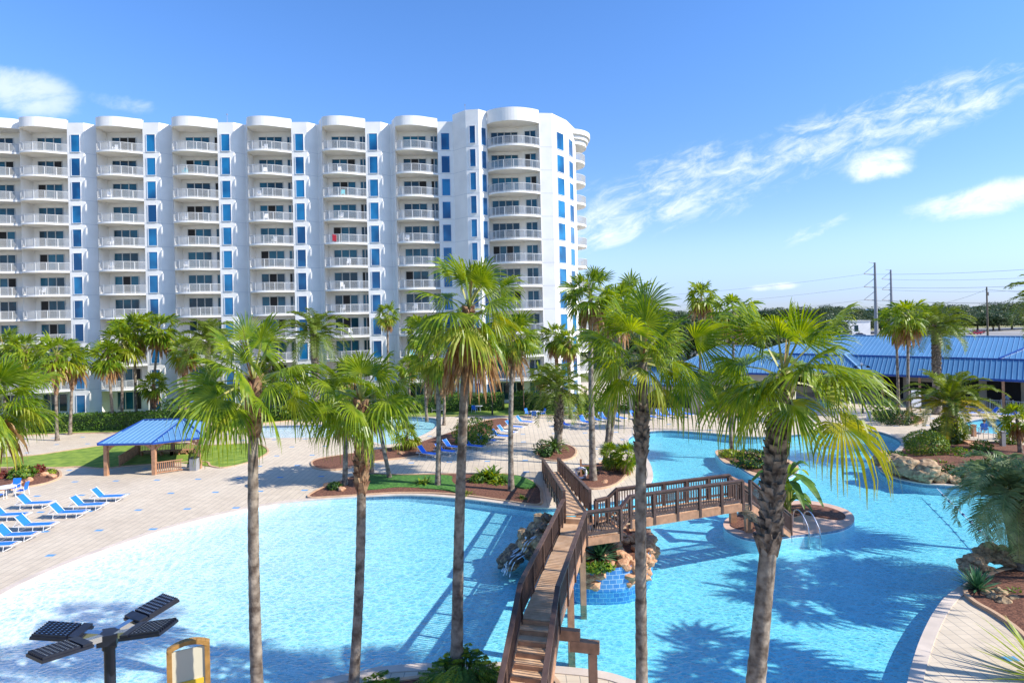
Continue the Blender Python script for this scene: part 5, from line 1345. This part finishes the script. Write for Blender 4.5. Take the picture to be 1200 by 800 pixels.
t_ = P_((1113,519),(1113,474), kind='feather', near=nb, label='broad date palm with yellow lower fronds and vine wrapped trunk', r0=.62, r1=.55)
# pindo palm at the right edge
nb = feather_crown(3.2,42,n=46,nl=56,yellow=0,low=-.45,arch=1.5,ll=.26,lw=.013)
b = gp(1203,668); c = dp(1188,582,b.y/K); t_ = thing('pindo_palm', 'silver green feather palm with rough leaning trunk at the right edge', 'palm tree', b)
mb, pts, rad = trunk_mesh(b, c, .52, .46, 77, 12); mb.build('trunk', M['trunk'], t_, smooth=True); boots(pts, rad, .0, 1, 77, .30).build('leaf_bases', M['greyboot'], t_)
o = nb.build('crown', [M['pindo'], M['pindo'], M['petiole']], t_); o.location = c-b
# ---- bushes made of leaves
def leaf_blob(mb, c, r, n, size, rnd, lump=.35, mi=None, flat=1.0, long=1.6):
    for _ in range(n):
        d = Vector((rnd.gauss(0,1), rnd.gauss(0,1), rnd.gauss(0,1))).normalized()
        q = 1 + lump*noise.noise(d*2.1+Vector(c)*.7); rr = q*rnd.uniform(.70,1.0)**.5
        p = Vector(c) + Vector((d.x*r[0], d.y*r[1], d.z*r[2]))*rr
        if p.z < .02: p.z = abs(p.z)*.3+.02
        a = Vector((rnd.gauss(0,1), rnd.gauss(0,1), rnd.gauss(0,1)*flat)).normalized(); b_ = a.cross(d+Vector((.1,.2,.3))).normalized(); s = size*rnd.uniform(.6,1.3)
        mb.add([p-a*s*long*.5, p+b_*s*.32, p+a*s*long*.5, p-b_*s*.32], [(0,1,2,3)], mi if mi is not None else (0 if rnd.random()<.8 else 1))
def bush(name, label, px, py, r, n=900, size=.16, mats=('bush','bushy'), lump=.4, group=None, cat='shrub', stems=True, z=None, seed=0):
    p = gp(px, py); t_ = thing(name, label, cat, p, 0, group); rnd = random.Random(seed+int(px*7+py))
    mb = MB(); leaf_blob(mb, (0,0,r[2]*.85), r, n, size, rnd, lump); o = mb.build('foliage', [M[mats[0]], M[mats[1]]], t_)
    if stems:
        mb = MB()
        for k in range(6): a_ = rnd.uniform(0,6.3); mb.tube([(0.05*cos(a_),.05*sin(a_),0),(r[0]*.5*cos(a_),r[1]*.5*sin(a_),r[2]*1.1)], [.04,.015], 5)
        mb.build('stem', M['bark'], t_)
    return t_
bush('large_shrub','large round green shrub at the head of the lounger row',556,521,(2.0,1.6,1.35),2600,.17)
bush('shrub','small dark shrub left of the date palm trunk',638,533,(.9,.9,.7),900,.13,('bushd','bush'))
bush('round_shrub','rounded olive shrub on the rock shore by the far pool edge',1086,534,(1.75,1.4,1.15),4200,.11,('hedge','bushy'),.12)
bush('shrub','dark low shrub at the left end of the rock shore',1049,541,(.9,.7,.45),700,.14,('bushd','bush'))
bush('vine','yellow green vine wrapped round the trunk of the broad date palm',1114,519,(1.45,1.2,1.35),2600,.17,('bushy','bush'),.3)
bush('shrub','dark shrub at the base of the broad date palm',1108,522,(1.5,.9,.9),1500,.15,('bushd','bushd'),.3)
bush('shrub','bright shrub right of the grey trunk on the island',876+20,612,(.55,.5,.45),600,.15)
bush('shrub','green mass growing on the middle pool islet',885,548,(1.7,1.1,.75),1500,.19,('bushd','bushy'))
bush('shrub','low yellowish plants at the tip of the middle pool islet',856,536,(.9,.7,.35),500,.16,('bushy','bush'))
bush('shrub','leafy shrub behind the small pool at the right',1185,520,(1.2,.9,.8),1000,.16)
bush('shrub','pale green shrub behind the date palm beside the far deck',697,489,(2.4,1.5,1.3),1600,.2,('bush','bushy'))
bush('shrub','tree like shrub behind the umbrella, left',246,490,(2.2,1.5,1.6),1300,.22)
bush('shrub','low shrub at the back of the building hedge near the clump',205,486,(2.4,1.5,1.2),1000,.22,('bushd','bush'))
bush('shrub','bright bush left of the twin palms before the pool building',1037,492,(1.5,1.2,1.2),1400,.18,('bush','bushy'))
bush('shrub','dark clipped shrub at the foot of the grey post by the pool building',1052,497,(2.2,1.2,.8),1500,.15,('bushd','bushd'),.15)
bush('shrub','low green shrub on the deck behind the centre right crown',770,478,(2.6,1.4,1.2),1500,.2,('bush','bushy'))
bush('croton','red leaved croton in the left planting bed',45,555,(.45,.4,.4),420,.15,('bushr','bushr'))
bush('croton','dark red croton at the left frame edge',1,562,(.5,.4,.4),380,.15,('bushr','bushr'))
bush('shrub','light green shrub between the red crotons',26,562,(.95,.7,.6),800,.2,('bush','bushy'))
bush('shrub','small yellow green shrub near the kerb of the left bed',60,556,(.4,.35,.25),260,.13,('bushy','bush'))
for k, (px, py, r, m_) in enumerate(((275,498,(2.0,1.3,1.3),0),(300,494,(1.8,1.2,1.0),1),(330,492,(2.2,1.3,1.5),0),(352,489,(1.6,1.1,1.0),1),(392,490,(2.0,1.3,1.6),0),(418,487,(1.6,1.1,1.1),1),(470,482,(1.7,1.1,1.3),0),(533,479,(1.6,1.1,1.2),1),(612,479,(1.5,1.1,1.3),0),(700,482,(2.2,1.3,1.7),1),(730,479,(2.4,1.4,1.6),0),(752,477,(2.0,1.3,1.3),1),(800,474,(2.4,1.4,1.8),0),(830,472,(2.0,1.3,1.4),1),(870,488,(1.8,1.2,1.0),0))):
    bush('shrub', 'leafy shrub in the far planting band, %s' % ['behind the leftmost foreground crown','right of the leftmost foreground crown','left of the booted date palm','at the foot of the booted date palm','right of the booted date palm','behind the second foreground crown','left of the slim lone palm base','just right of the tallest trunk','beside the thin bare post','right of the tower corner','left behind the round bed palms','behind the round bed palms','behind the centre right trunk','by the slim sky palm foot','behind the booted palm crown'][k], px, py, r, 1100, .22, (('bush','bushy'),('bushd','bush'))[m_], .5, 'shrubs of the planting band')
def crot(px, py, label, s=1.0, n=60, mats=('bush','bushy')):
    """arching strap leaved plant"""
    p = gp(px, py); t_ = thing('leafy_plant', label, 'plant', p); rnd = random.Random(int(px)); mb = MB()
    for k in range(n):
        az = rnd.uniform(0,6.3); el = rnd.uniform(.25,1.3); h = Vector((cos(az), sin(az), 0)); L = s*rnd.uniform(.6,1.1); w = .05*s; t = Vector((-h.y,h.x,0)); q = Vector((rnd.uniform(-.25,.25)*s, rnd.uniform(-.2,.2)*s, 0)); pts = []
        for j in range(6):
            f = j/5; pts.append(q + h*cos(el)*L*f + Vector((0,0,sin(el)*L*f - .45*L*f*f)));
        A_ = [a - t*w*sin(pi*(.1+.85*i/5)) for i, a in enumerate(pts)]; B_ = [a + t*w*sin(pi*(.1+.85*i/5)) for i, a in enumerate(pts)]
        mb.strip(A_, B_, 0 if rnd.random()<.7 else 1)
    mb.build('leaves', [M[mats[0]], M[mats[1]]], t_); return t_
crot(573,563,'large bright leafy plant beside the straight trunk in the poolside bed',2.0,150); crot(586,567,'right hand clump of bright leaves in the poolside bed',1.3,80)
crot(495,569,'small yellow green plant in the ground cover',1.2,90,('bushy','bush')); crot(463,566,'tiny yellow plant in the ground cover near the leaning trunk',.6,40,('bushy','bushy'))
def spiky(px, py, z, label, s=1.0, n=70, m='agave', name='agave', wd=.05, elo=.2):
    p = gp(px, py, z); t_ = thing(name, label, 'plant', p); rnd = random.Random(int(px)); mb = MB()
    for k in range(n):
        az = k*2.39996; el = elo+1.2*(1-k/n)+rnd.uniform(-.1,.1); h = Vector((cos(az), sin(az), 0)); L = s*rnd.uniform(.75,1.05); t = Vector((-h.y,h.x,0)); w = wd*s
        pts = [h*cos(el)*L*f + Vector((0,0,sin(el)*L*f-.12*L*f*f)) for f in (0,.35,.7,1)]
        mb.strip([pts[i]-t*w*(.8,1,.7,.05)[i] for i in range(4)], [pts[i]+t*w*(.8,1,.7,.05)[i] for i in range(4)])
    mb.build('leaves', M[m], t_); return t_
spiky(703,652,.95,'spiky green agave growing on the tan rock islet beside the bridge',1.35,110)
spiky(1145,690,.1,'spiky agave among the brown rocks by the walkway corner',1.15,60)
crot(1190,700,'low bright green plant among the rocks at the right edge',.7,60)
spiky(1230,800,0,'yellow green spiky yucca reaching in at the lower right corner',2.7,55,'bushy','yucca',.018,-.1)
t_ = spiky(650,531,0,'stiff green cycad at the foot of the curved date palm',1.6,10)
for ch in list(t_.children): bpy.data.objects.remove(ch)
o = feather_crown(1.5,51,n=34,nl=40,low=.05,arch=.9,ll=.13,lw=.02).build('crown', FEAM('bush','bush'), t_); o.location.z = .35
mb = MB(); mb.tube([(0,0,0),(0,0,.4)], [.2,.16], 8); mb.build('trunk', M['bark'], t_); t_.name = 'cycad'
p = gp(706,664,1.0); t_ = thing('grass_tuft', 'bright green tuft hanging over the blue tiled wall', 'plant', p); mb = MB(); leaf_blob(mb, (-.25,-.35,.12), (.75,.35,.22), 700, .13, random.Random(4)); mb.build('foliage', [M['bush'],M['bushy']], t_)
crot(1105,545,'leafy clump on the mulch between round shrub and silver palm',1.1,70); crot(1140,548,'leafy clump on the mulch left of the silver palm crown',1.2,70,('bushd','bush')); crot(1120,530,'leafy clump at the foot of the vine wrapped trunk',1.0,60)
crot(1160,532,'low leafy clump beside the grey bollard',1.0,60,('bush','bushy')); crot(612,585,'low plant in the mulch beside the ramp foot',.7,40); crot(548,580,'low plant in the mulch right of the tallest trunk',.7,40,('bushy','bush'))
spiky(725,550,.1,'bright bushy cycad at the right of the round bed',1.1,60,'bush','cycad',.04)
for k, (px, py, r_, lb) in enumerate(((1075,556,(.7,.5,.4),'above the rock edge near the round shrub'),(1112,560,(.9,.6,.5),'above the low rock edge'),(1145,562,(.8,.5,.45),'at the water side left of the silver palm'),(1168,551,(1.0,.7,.6),'behind the silver palm crown'),(1125,538,(.9,.7,.5),'in the middle of the right mulch bed'),(1090,520,(1.0,.7,.6),'between round shrub and date palm'),(1150,530,(.9,.6,.55),'below the small pool fence'),(392,574,(.5,.4,.3),'at the left tip of the poolside bed'),(560,566,(.6,.5,.35),'left of the large leafy poolside plant'),(640,536,(.5,.4,.35),'at the date palm bed kerb'),(690,556,(.6,.4,.35),'behind the life ring'))):
    bush('low_shrub', 'low green shrub '+lb, px, py, r_, 650, .13, (('bush','bushy'),('bushd','bush'))[k % 2], .45, 'low shrubs in the mulch beds')
# banana plant
p = gp(922,603); t_ = thing('banana_plant', 'banana plant with large bright leaves behind the thick palm trunk', 'plant', p); rnd = random.Random(9)
mb = MB()
for k in range(4): a_ = k*1.6; mb.tube([(.15*cos(a_),.15*sin(a_),0),(.3*cos(a_),.25*sin(a_),1.6+.2*k)], [.10,.06], 7)
mb.build('stem', M['petiole'], t_); mb = MB()
for k in range(22):
    az = k*2.39996+.4; el = rnd.uniform(.35,1.25); h = Vector((cos(az), sin(az), 0)); L = rnd.uniform(1.9,2.9); w = rnd.uniform(.26,.4); t = Vector((-h.y,h.x,0)); q = Vector((.2*h.x,.2*h.y,rnd.uniform(.4,2.5))); N_ = 9
    pts = [q + h*cos(el)*L*f + Vector((0,0,sin(el)*L*f-.75*L*f*f)) for f in [j/N_ for j in range(N_+1)]]
    wv = [w*sin(pi*min(1,max(.03,(j/N_)*.93+.05)))**.7*rnd.uniform(.8,1.1) for j in range(N_+1)]
    up = Vector((0,0,.25))
    mb.strip([a-t*x+up*x for a, x in zip(pts, wv)], pts, 0 if k % 4 else 1); mb.strip(pts, [a+t*x+up*x for a, x in zip(pts, wv)], 0 if k % 4 else 1)
mb.build('leaves', [M['bush'], M['bushy']], t_)
# philodendron at the lower edge
for (x, y, r, lb) in ((-1.85,19.4,(1.35,.9,.75),'lush philodendron round the base of the tallest palm'),(-4.6,19.0,(.8,.6,.45),'bright leafy plant left of the lush philodendron'),(-8.9,17.3,(.7,.5,.4),'dark leafy plant right of the leftmost foreground trunk base')):
    t_ = thing('philodendron', lb, 'plant', (x,y,0)); rnd = random.Random(int(x*10)); mb = MB()
    for k in range(int(150*r[0])):
        az = rnd.uniform(0,6.3); q = Vector((r[0]*cos(az)*rnd.random()**.5, r[1]*sin(az)*rnd.random()**.5, 0)); q.z = r[2]*(1.25-.7*(abs(q.x)/r[0]))*rnd.uniform(.5,1.15)
        h = Vector((cos(az), sin(az), -.3)).normalized(); t = h.cross(Vector((0,0,1))).normalized(); L = rnd.uniform(.3,.5)
        for j in range(9):
            f = j/8; c_ = q + h*L*f
            for sg in (-1, 1):
                e = (t*sg + h*(f*1.6-.2)).normalized(); l2 = L*.5*sin(pi*(.25+.7*f)); mb.add([c_, c_+e*l2*.5+h*.03, c_+e*l2-Vector((0,0,.05)), c_+e*l2*.5-h*.03], [(0,1,2,3)], 0 if k % 2 else 1)
        mb.bar((q.x*.3,q.y*.3,0), q, .015, .015)
    mb.build('leaves', [M['bush'], M['bushy']], t_)
# hedges
def hedge(name, label, pts, w, h, n, m=('hedge','bush')):
    t_ = thing(name, label, 'hedge'); P = [gp(*q) for q in pts]; rnd = random.Random(len(label)); mb = MB(); core = MB()
    for a_, b_ in zip(P, P[1:]):
        core.bar(a_+Vector((0,0,h*.47)), b_+Vector((0,0,h*.47)), w*.86, h*.9); L = (b_-a_).length; d = (b_-a_).normalized(); s = Vector((-d.y,d.x,0))
        for _ in range(int(n*L)):
            f = rnd.random(); side_ = rnd.random(); wob = .12*noise.noise(Vector((f*L*.7, L, side_*3)))
            if side_ < .45: y, z = rnd.uniform(-w/2,w/2), h+rnd.uniform(-.08,.08)+wob*1.5
            elif side_ < .9: y, z = -w/2+rnd.uniform(-.08,.06)+wob, rnd.uniform(.02,h)
            else: y, z = w/2, rnd.uniform(0,h)
            c_ = a_+d*f*L - s*(-y) + Vector((0,0,z)); v1 = Vector((rnd.gauss(0,1),rnd.gauss(0,1),rnd.gauss(0,1))).normalized(); v2 = v1.cross(Vector((rnd.gauss(0,1),rnd.gauss(0,1),rnd.gauss(0,1)))).normalized(); q = rnd.uniform(.08,.15)
            mb.add([c_-v1*q, c_+v2*q*.6, c_+v1*q, c_-v2*q*.6], [(0,1,2,3)], 0 if rnd.random()<.75 else 1)
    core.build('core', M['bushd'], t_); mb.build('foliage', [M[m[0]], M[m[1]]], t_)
hedge('clipped_hedge','long clipped green hedge along the building on the left',[(-40,508),(60,505),(130,503),(240,500)],2.0,1.9,170)
hedge('clipped_hedge','clipped hedge continuing behind the foreground crowns left of centre',[(262,496),(340,490),(430,484)],2.0,1.5,120)
hedge('clipped_hedge','clipped hedge in front of the corner tower',[(488,483),(560,480),(590,480)],2.2,2.1,170)
hedge('clipped_hedge','clipped hedge right of the lamp post before the tower',[(600,480),(640,480),(690,481)],2.2,2.0,170)
# ---- oaks and distant trees
oak_lib = {}
def oak_mesh(k):
    if k in oak_lib: return oak_lib[k]
    rnd = random.Random(300+k); mb = MB()
    for j in range(11):
        c = (rnd.uniform(-.62,.62), rnd.uniform(-.5,.5), rnd.uniform(.38,.82)); r_ = rnd.uniform(.2,.36)
        leaf_blob(mb, c, (r_*1.15, r_, r_*.75), 300, .055, rnd, .6, 0 if rnd.random()<.7 else 1, 1, 1.2)
    for j in range(5):
        c = (rnd.uniform(-.3,.3), rnd.uniform(-.3,.3), rnd.uniform(.45,.7)); leaf_blob(mb, c, (.4,.35,.25), 160, .07, rnd, .5, 0)
    me = bpy.data.meshes.new('crown'); me.from_pydata(mb.v, [], mb.f); me.materials.append(M['oak']); me.materials.append(M['bushd']); me.polygons.foreach_set('material_index', mb.m)
    tm = MB(); tm.tube([(0,0,0),(.02,0,.3),(0,.02,.55)], [.05,.035,.02], 7)
    for j in range(4): a_ = j*1.7; tm.tube([(.01,0,.25),(.28*cos(a_),.28*sin(a_),.6)], [.025,.008], 5)
    tr = bpy.data.meshes.new('trunk'); tr.from_pydata(tm.v, [], tm.f); tr.materials.append(M['bark']); me.update(); tr.update()
    oak_lib[k] = (me, tr); return oak_lib[k]
def oak(x, y, h, label, k, group, w=1.0):
    t_ = thing('oak_tree', label, 'tree', (x,y,0), RT.uniform(0,6.3), group); me, tr = oak_mesh(k % 6)
    a = link('trunk', tr, t_); b_ = link('crown', me, t_); a.scale = (h,h,h); b_.scale = (h*w,h*w,h)
    return t_
RT = random.Random(17)
def at_px(px, Y): u, v = uv(px, 370); return u*Y/F, Y
i_ = 0
rows = [(300, 975, 1225, 17, 9.6, 'row across the parking lot'), (380, 960, 1240, 21, 11.5, 'second row beyond the parking lot'), (560, 690, 1250, 46, 14.5, 'horizon tree line')]
for Y, pa, pb, n_, h, w_ in rows:
    for k in range(n_):
        px = pa + (pb-pa)*(k+RT.uniform(.1,.9))/n_; x, y = at_px(px, Y*RT.uniform(.97,1.04))
        oak(x, y, h*RT.uniform(.8,1.12), 'dark oak %s from left, %s' % ((['one','two','three','four','five','six','seven','eight','nine','ten','eleven','twelve','thirteen','fourteen','fifteen','sixteen','seventeen','eighteen','nineteen','twenty','twenty one','twenty two','twenty three','twenty four','twenty five','twenty six','twenty seven']+['twenty eight','twenty nine','thirty','thirty one','thirty two','thirty three','thirty four','thirty five','thirty six','thirty seven','thirty eight','thirty nine','forty','forty one','forty two','forty three','forty four','forty five','forty six'])[k], w_), i_, 'oaks of the '+w_, RT.uniform(1.0,1.5)); i_ += 1
for k, (px, Y, h) in enumerate(((700,140,9.5),(726,150,9),(752,135,9.5),(780,150,10),(806,140,10.5),(832,135,11.5),(848,160,10.5),(875,150,9.5),(900,145,9),(925,160,10),(950,150,9),(970,190,10))):
    x, y = at_px(px, Y)
    oak(x, y, h, 'oak behind the blue roofs, ' + ['just right of the tower','left of the tall round bed palms','behind the middle round bed palm','behind the centre right crown','left of the slim sky palm','at the slim sky palm, darkest','between the two sky palms','right of the second sky palm','behind the left of the booted palm crown','behind the booted palm crown','right of the booted palm crown','left of the small white building'][k], k, 'oaks behind the blue roofs', 1.25)
# ================================================================ power poles, wires, cars, people
def steel_pole(px, Y, top, label, arms=3):
    x, y = at_px(px, Y); t_ = thing('power_pole', label, 'pole', (x,y,0), 0, 'steel transmission poles')
    mb = MB(); mb.tube([(0,0,-.2),(0,0,top)], [.75,.38], 12); mb.build('pole', M['greymetal'], t_)
    for k in range(arms):
        z = top-3-k*5.0; mb = MB(); mb.tube([(0,0,z-1.7),(-4.3,0,z-1.3)], .18, 6); mb.tube([(0,0,z+2),(-4.3,0,z-1.2)], .10, 6); mb.build('crossarm', M['greymetal'], t_)
    mb = MB(); mb.tube([(0,0,top-.3),(-2.3,0,top+.2)], .1, 6); mb.build('top_arm', M['greymetal'], t_)
    return Vector((x,y,0))
pa = steel_pole(1026.5, 232, 30, 'left steel power pole, the taller of the two transmission poles'); pb = steel_pole(1045, 285, 30.5, 'right steel power pole, farther of the two transmission poles')
x, y = at_px(1157, 175); t_ = thing('utility_pole', 'single wooden utility pole behind the blue roof', 'pole', (x,y,0))
mb = MB(); mb.tube([(0,0,0),(0,0,17.8)], [.3,.18], 8); mb.build('pole', M['bark'], t_); mb = MB(); mb.box((0,0,17),(.9,.1,.1)); mb.tube([(.4,0,15.2),(.4,0,16.2)], .2, 7); mb.build('crossarm', M['greymetal'], t_); pc = Vector((x,y,0))
def wire(label, a_, b_, sag, r, group):
    mb = MB(); N_ = 24; mb.tube([a_.lerp(b_, k/N_)-Vector((0,0,sag*4*(k/N_)*(1-k/N_))) for k in range(N_+1)], r, 4)
    tag(mb.build('power_line', M['greymetal']), label, 'cable', group)
right_a = Vector((185, 120, 0)); right_b = Vector((235, 170, 0)); left_ = Vector((-60, 330, 0))
ords = ['lowest','middle','top']
for k in range(3):
    z = 30-3-k*5.0-1.4
    wire('%s of the three wires running right from the taller power pole' % ords[2-k], pa+Vector((-4.3,0,z)), right_a+Vector((0,0,z+1)), 3, .045, 'power lines')
    wire('%s of the three wires running right from the farther power pole' % ords[2-k], pb+Vector((-4.3,0,z+.5)), right_b+Vector((0,0,z+1)), 3.5, .045, 'power lines')
    wire('%s of the three faint wires running left from the power poles' % ords[2-k], pa+Vector((-4.3,0,z)), left_+Vector((0,0,z)), 6, .04, 'power lines')
wire('thin wire from the wooden utility pole to the right', pc+Vector((0,0,17)), Vector((150,120,15)), 1.5, .035, 'low power lines'); wire('thin wire from the wooden utility pole to the left', pc+Vector((0,0,17)), pa+Vector((0,0,14)), 3, .035, 'low power lines')
def car(px, Y, col, label, rz=0, suv=False):
    x, y = at_px(px, Y); t_ = thing('parked_car', label, 'car', (x,y,0), rz, 'cars in the far parking lot')
    nm = 'paint '+label[:14]; m = mat(nm, col, .25, spec=.6)
    h1, h2 = (1.0,1.75) if suv else (.85,1.42)
    prof = [(-2.25,.32),(-2.3,.75),(-2.15,h1),(-1.6 if not suv else -2.0,h1+.03),(-1.15 if not suv else -1.85,h2),(.55,h2),(1.25,h1+.02),(2.1,h1-.12),(2.28,.65),(2.25,.32)]
    mb = MB(); L_ = [Vector((a_,-.88,z)) for a_, z in prof]; R_ = [Vector((a_,.88,z)) for a_, z in prof]; mb.strip(L_, R_, 0, True); mb.poly(L_); mb.poly(R_[::-1]); mb.build('body', m, t_)
    mb = MB()
    for s_ in (-.89,.89): mb.add([(-1.1 if not suv else -1.75,s_,h1+.08),(1.05,s_,h1+.08),(.5,s_,h2-.08),(-.95 if not suv else -1.65,s_,h2-.08)], [(0,1,2,3)])
    mb.build('side_window', M['doorglass'], t_)
    for a_ in (-1.4,1.4):
        for s_ in (-.82,.82): mb = MB(); mb.tube([(a_,s_-.1,.34),(a_,s_+.1,.34)], .34, 14); mb.build('wheel', M['blackmetal'], t_)
    for s_ in (-.6,.6): mb = MB(); mb.box((2.27,s_,.7), (.05,.3,.14)); mb.build('headlight', M['white_plastic'], t_)
    return t_
for px, Y, col, lb, rz, suv in ((1007,268,(.02,.03,.10),'dark blue car left of the steel power poles',0,False),(984,250,(.5,.5,.52),'silver car at the left end of the parking lot',.2,False),(1070,258,(.35,.02,.03),'red car behind the twin palm crowns',1.2,False),
     (1078,262,(.75,.76,.78),'white car next to the red one behind the twin palm crowns',1.3,False),(1087,262,(.04,.04,.05),'black car left of the large date palm trunk',1.3,True),(1109,262,(.06,.06,.07),'dark car right of the large date palm trunk',1.5,False),
     (1120,258,(.45,.5,.56),'silver blue suv left of the white suv',.1,True),(1132,262,(.80,.80,.80),'white suv in the middle of the parking lot',3.1,True),(1143,258,(.38,.02,.05),'dark red car right of the white suv',0,False),(1147,270,(.30,.02,.03),'second red car half behind the dark red one',.1,False)):
    car(px, Y, col, lb, rz, suv)
# people: skinned bodies
def person(label, loc, rz, pose, group=None, colors=('shirt','shorts')):
    t_ = thing('person', label, 'person', loc, rz, group)
    if pose == 'stand':
        J = {'pel':(0,0,.95),'chest':(0,0,1.3),'neck':(0,0,1.5),'head':(0,.02,1.66),'top':(0,.02,1.74),'shl':(-.19,0,1.43),'ell':(-.26,.02,1.14),'hal':(-.25,-.12,.92),'shr':(.19,0,1.43),'elr':(.27,.02,1.15),'har':(.26,-.14,.95),
             'hil':(-.10,0,.9),'knl':(-.12,-.02,.48),'anl':(-.12,.02,.08),'tol':(-.13,-.17,.04),'hir':(.10,0,.9),'knr':(.13,-.04,.48),'anr':(.13,.02,.08),'tor':(.15,-.17,.04)}
    else:
        J = {'pel':(0,.12,.52),'chest':(0,.24,.85),'neck':(0,.30,1.05),'head':(0,.30,1.21),'top':(0,.31,1.29),'shl':(-.19,.27,.98),'ell':(-.27,.12,.74),'hal':(-.24,-.12,.68),'shr':(.19,.27,.98),'elr':(.27,.12,.74),'har':(.24,-.12,.68),
             'hil':(-.10,.08,.50),'knl':(-.13,-.34,.52),'anl':(-.13,-.42,.10),'tol':(-.13,-.6,.05),'hir':(.10,.08,.50),'knr':(.13,-.34,.52),'anr':(.13,-.44,.10),'tor':(.13,-.62,.05)}
    Rd = {'pel':.145,'chest':.155,'neck':.06,'head':.105,'top':.07,'shl':.07,'ell':.045,'hal':.035,'shr':.07,'elr':.045,'har':.035,'hil':.1,'knl':.065,'anl':.045,'tol':.035,'hir':.1,'knr':.065,'anr':.045,'tor':.035}
    Ed = [('pel','chest'),('chest','neck'),('neck','head'),('head','top'),('chest','shl'),('shl','ell'),('ell','hal'),('chest','shr'),('shr','elr'),('elr','har'),('pel','hil'),('hil','knl'),('knl','anl'),('anl','tol'),('pel','hir'),('hir','knr'),('knr','anr'),('anr','tor')]
    def skin(names, grow, mname, m, edges):
        ks = list(names); me = bpy.data.meshes.new(mname); me.from_pydata([J[k] for k in ks], [(ks.index(a_), ks.index(b_)) for a_, b_ in edges if a_ in ks and b_ in ks], [])
        o = bpy.data.objects.new('tmp', me); COL.objects.link(o); sk_ = o.modifiers.new('s', 'SKIN'); ss = o.modifiers.new('ss', 'SUBSURF'); ss.levels = 2
        for i, k in enumerate(ks): me.skin_vertices[0].data[i].radius = (Rd[k]*grow, Rd[k]*grow*(.8 if k in ('pel','chest') else 1)); me.skin_vertices[0].data[i].use_root = (i == 0)
        bpy.context.view_layer.update(); me2 = bpy.data.meshes.new_from_object(o.evaluated_get(bpy.context.evaluated_depsgraph_get())); bpy.data.objects.remove(o)
        me2.materials.clear(); me2.materials.append(m); me2.polygons.foreach_set('use_smooth', [True]*len(me2.polygons)); me2.name = mname; return link(mname, me2, t_)
    skin(J.keys(), 1.0, 'body', M['skin'], Ed)
    skin(['pel','chest','shl','shr','ell','elr'], 1.13, 'shirt', M[colors[0]], [e for e in Ed])
    skin(['pel','hil','hir','knl','knr'], 1.16, 'shorts', M[colors[1]], Ed)
    mb = MB(); h = Vector(J['head']); import bmesh
    for k in range(90):
        a_ = k*2.39996; z = 1-k/60; 
        if z < -.3: break
        rr = sqrt(max(0,1-z*z)); c_ = h + Vector((cos(a_)*rr*.108, .015+sin(a_)*rr*.108, .05+z*.10))
        if sin(a_)*rr < -.55 and z < .5: continue
        mb.box(c_, (.05,.05,.04), a_)
    mb.build('hair', M['hair'], t_)
    return t_
q = gp(1181,478); person('person in pale blue shirt standing behind the white picket railing', q, pi, 'stand')
q = gp(1153,508); person('person with dark hair sitting in a blue chair by the small pool', q, 2.6, 'sit', None, ('navy','navy'))
q = gp(1182,514); person('person sitting in the blue chair nearest the right frame edge by the small pool', q, 2.4, 'sit', None, ('towel','navy'))
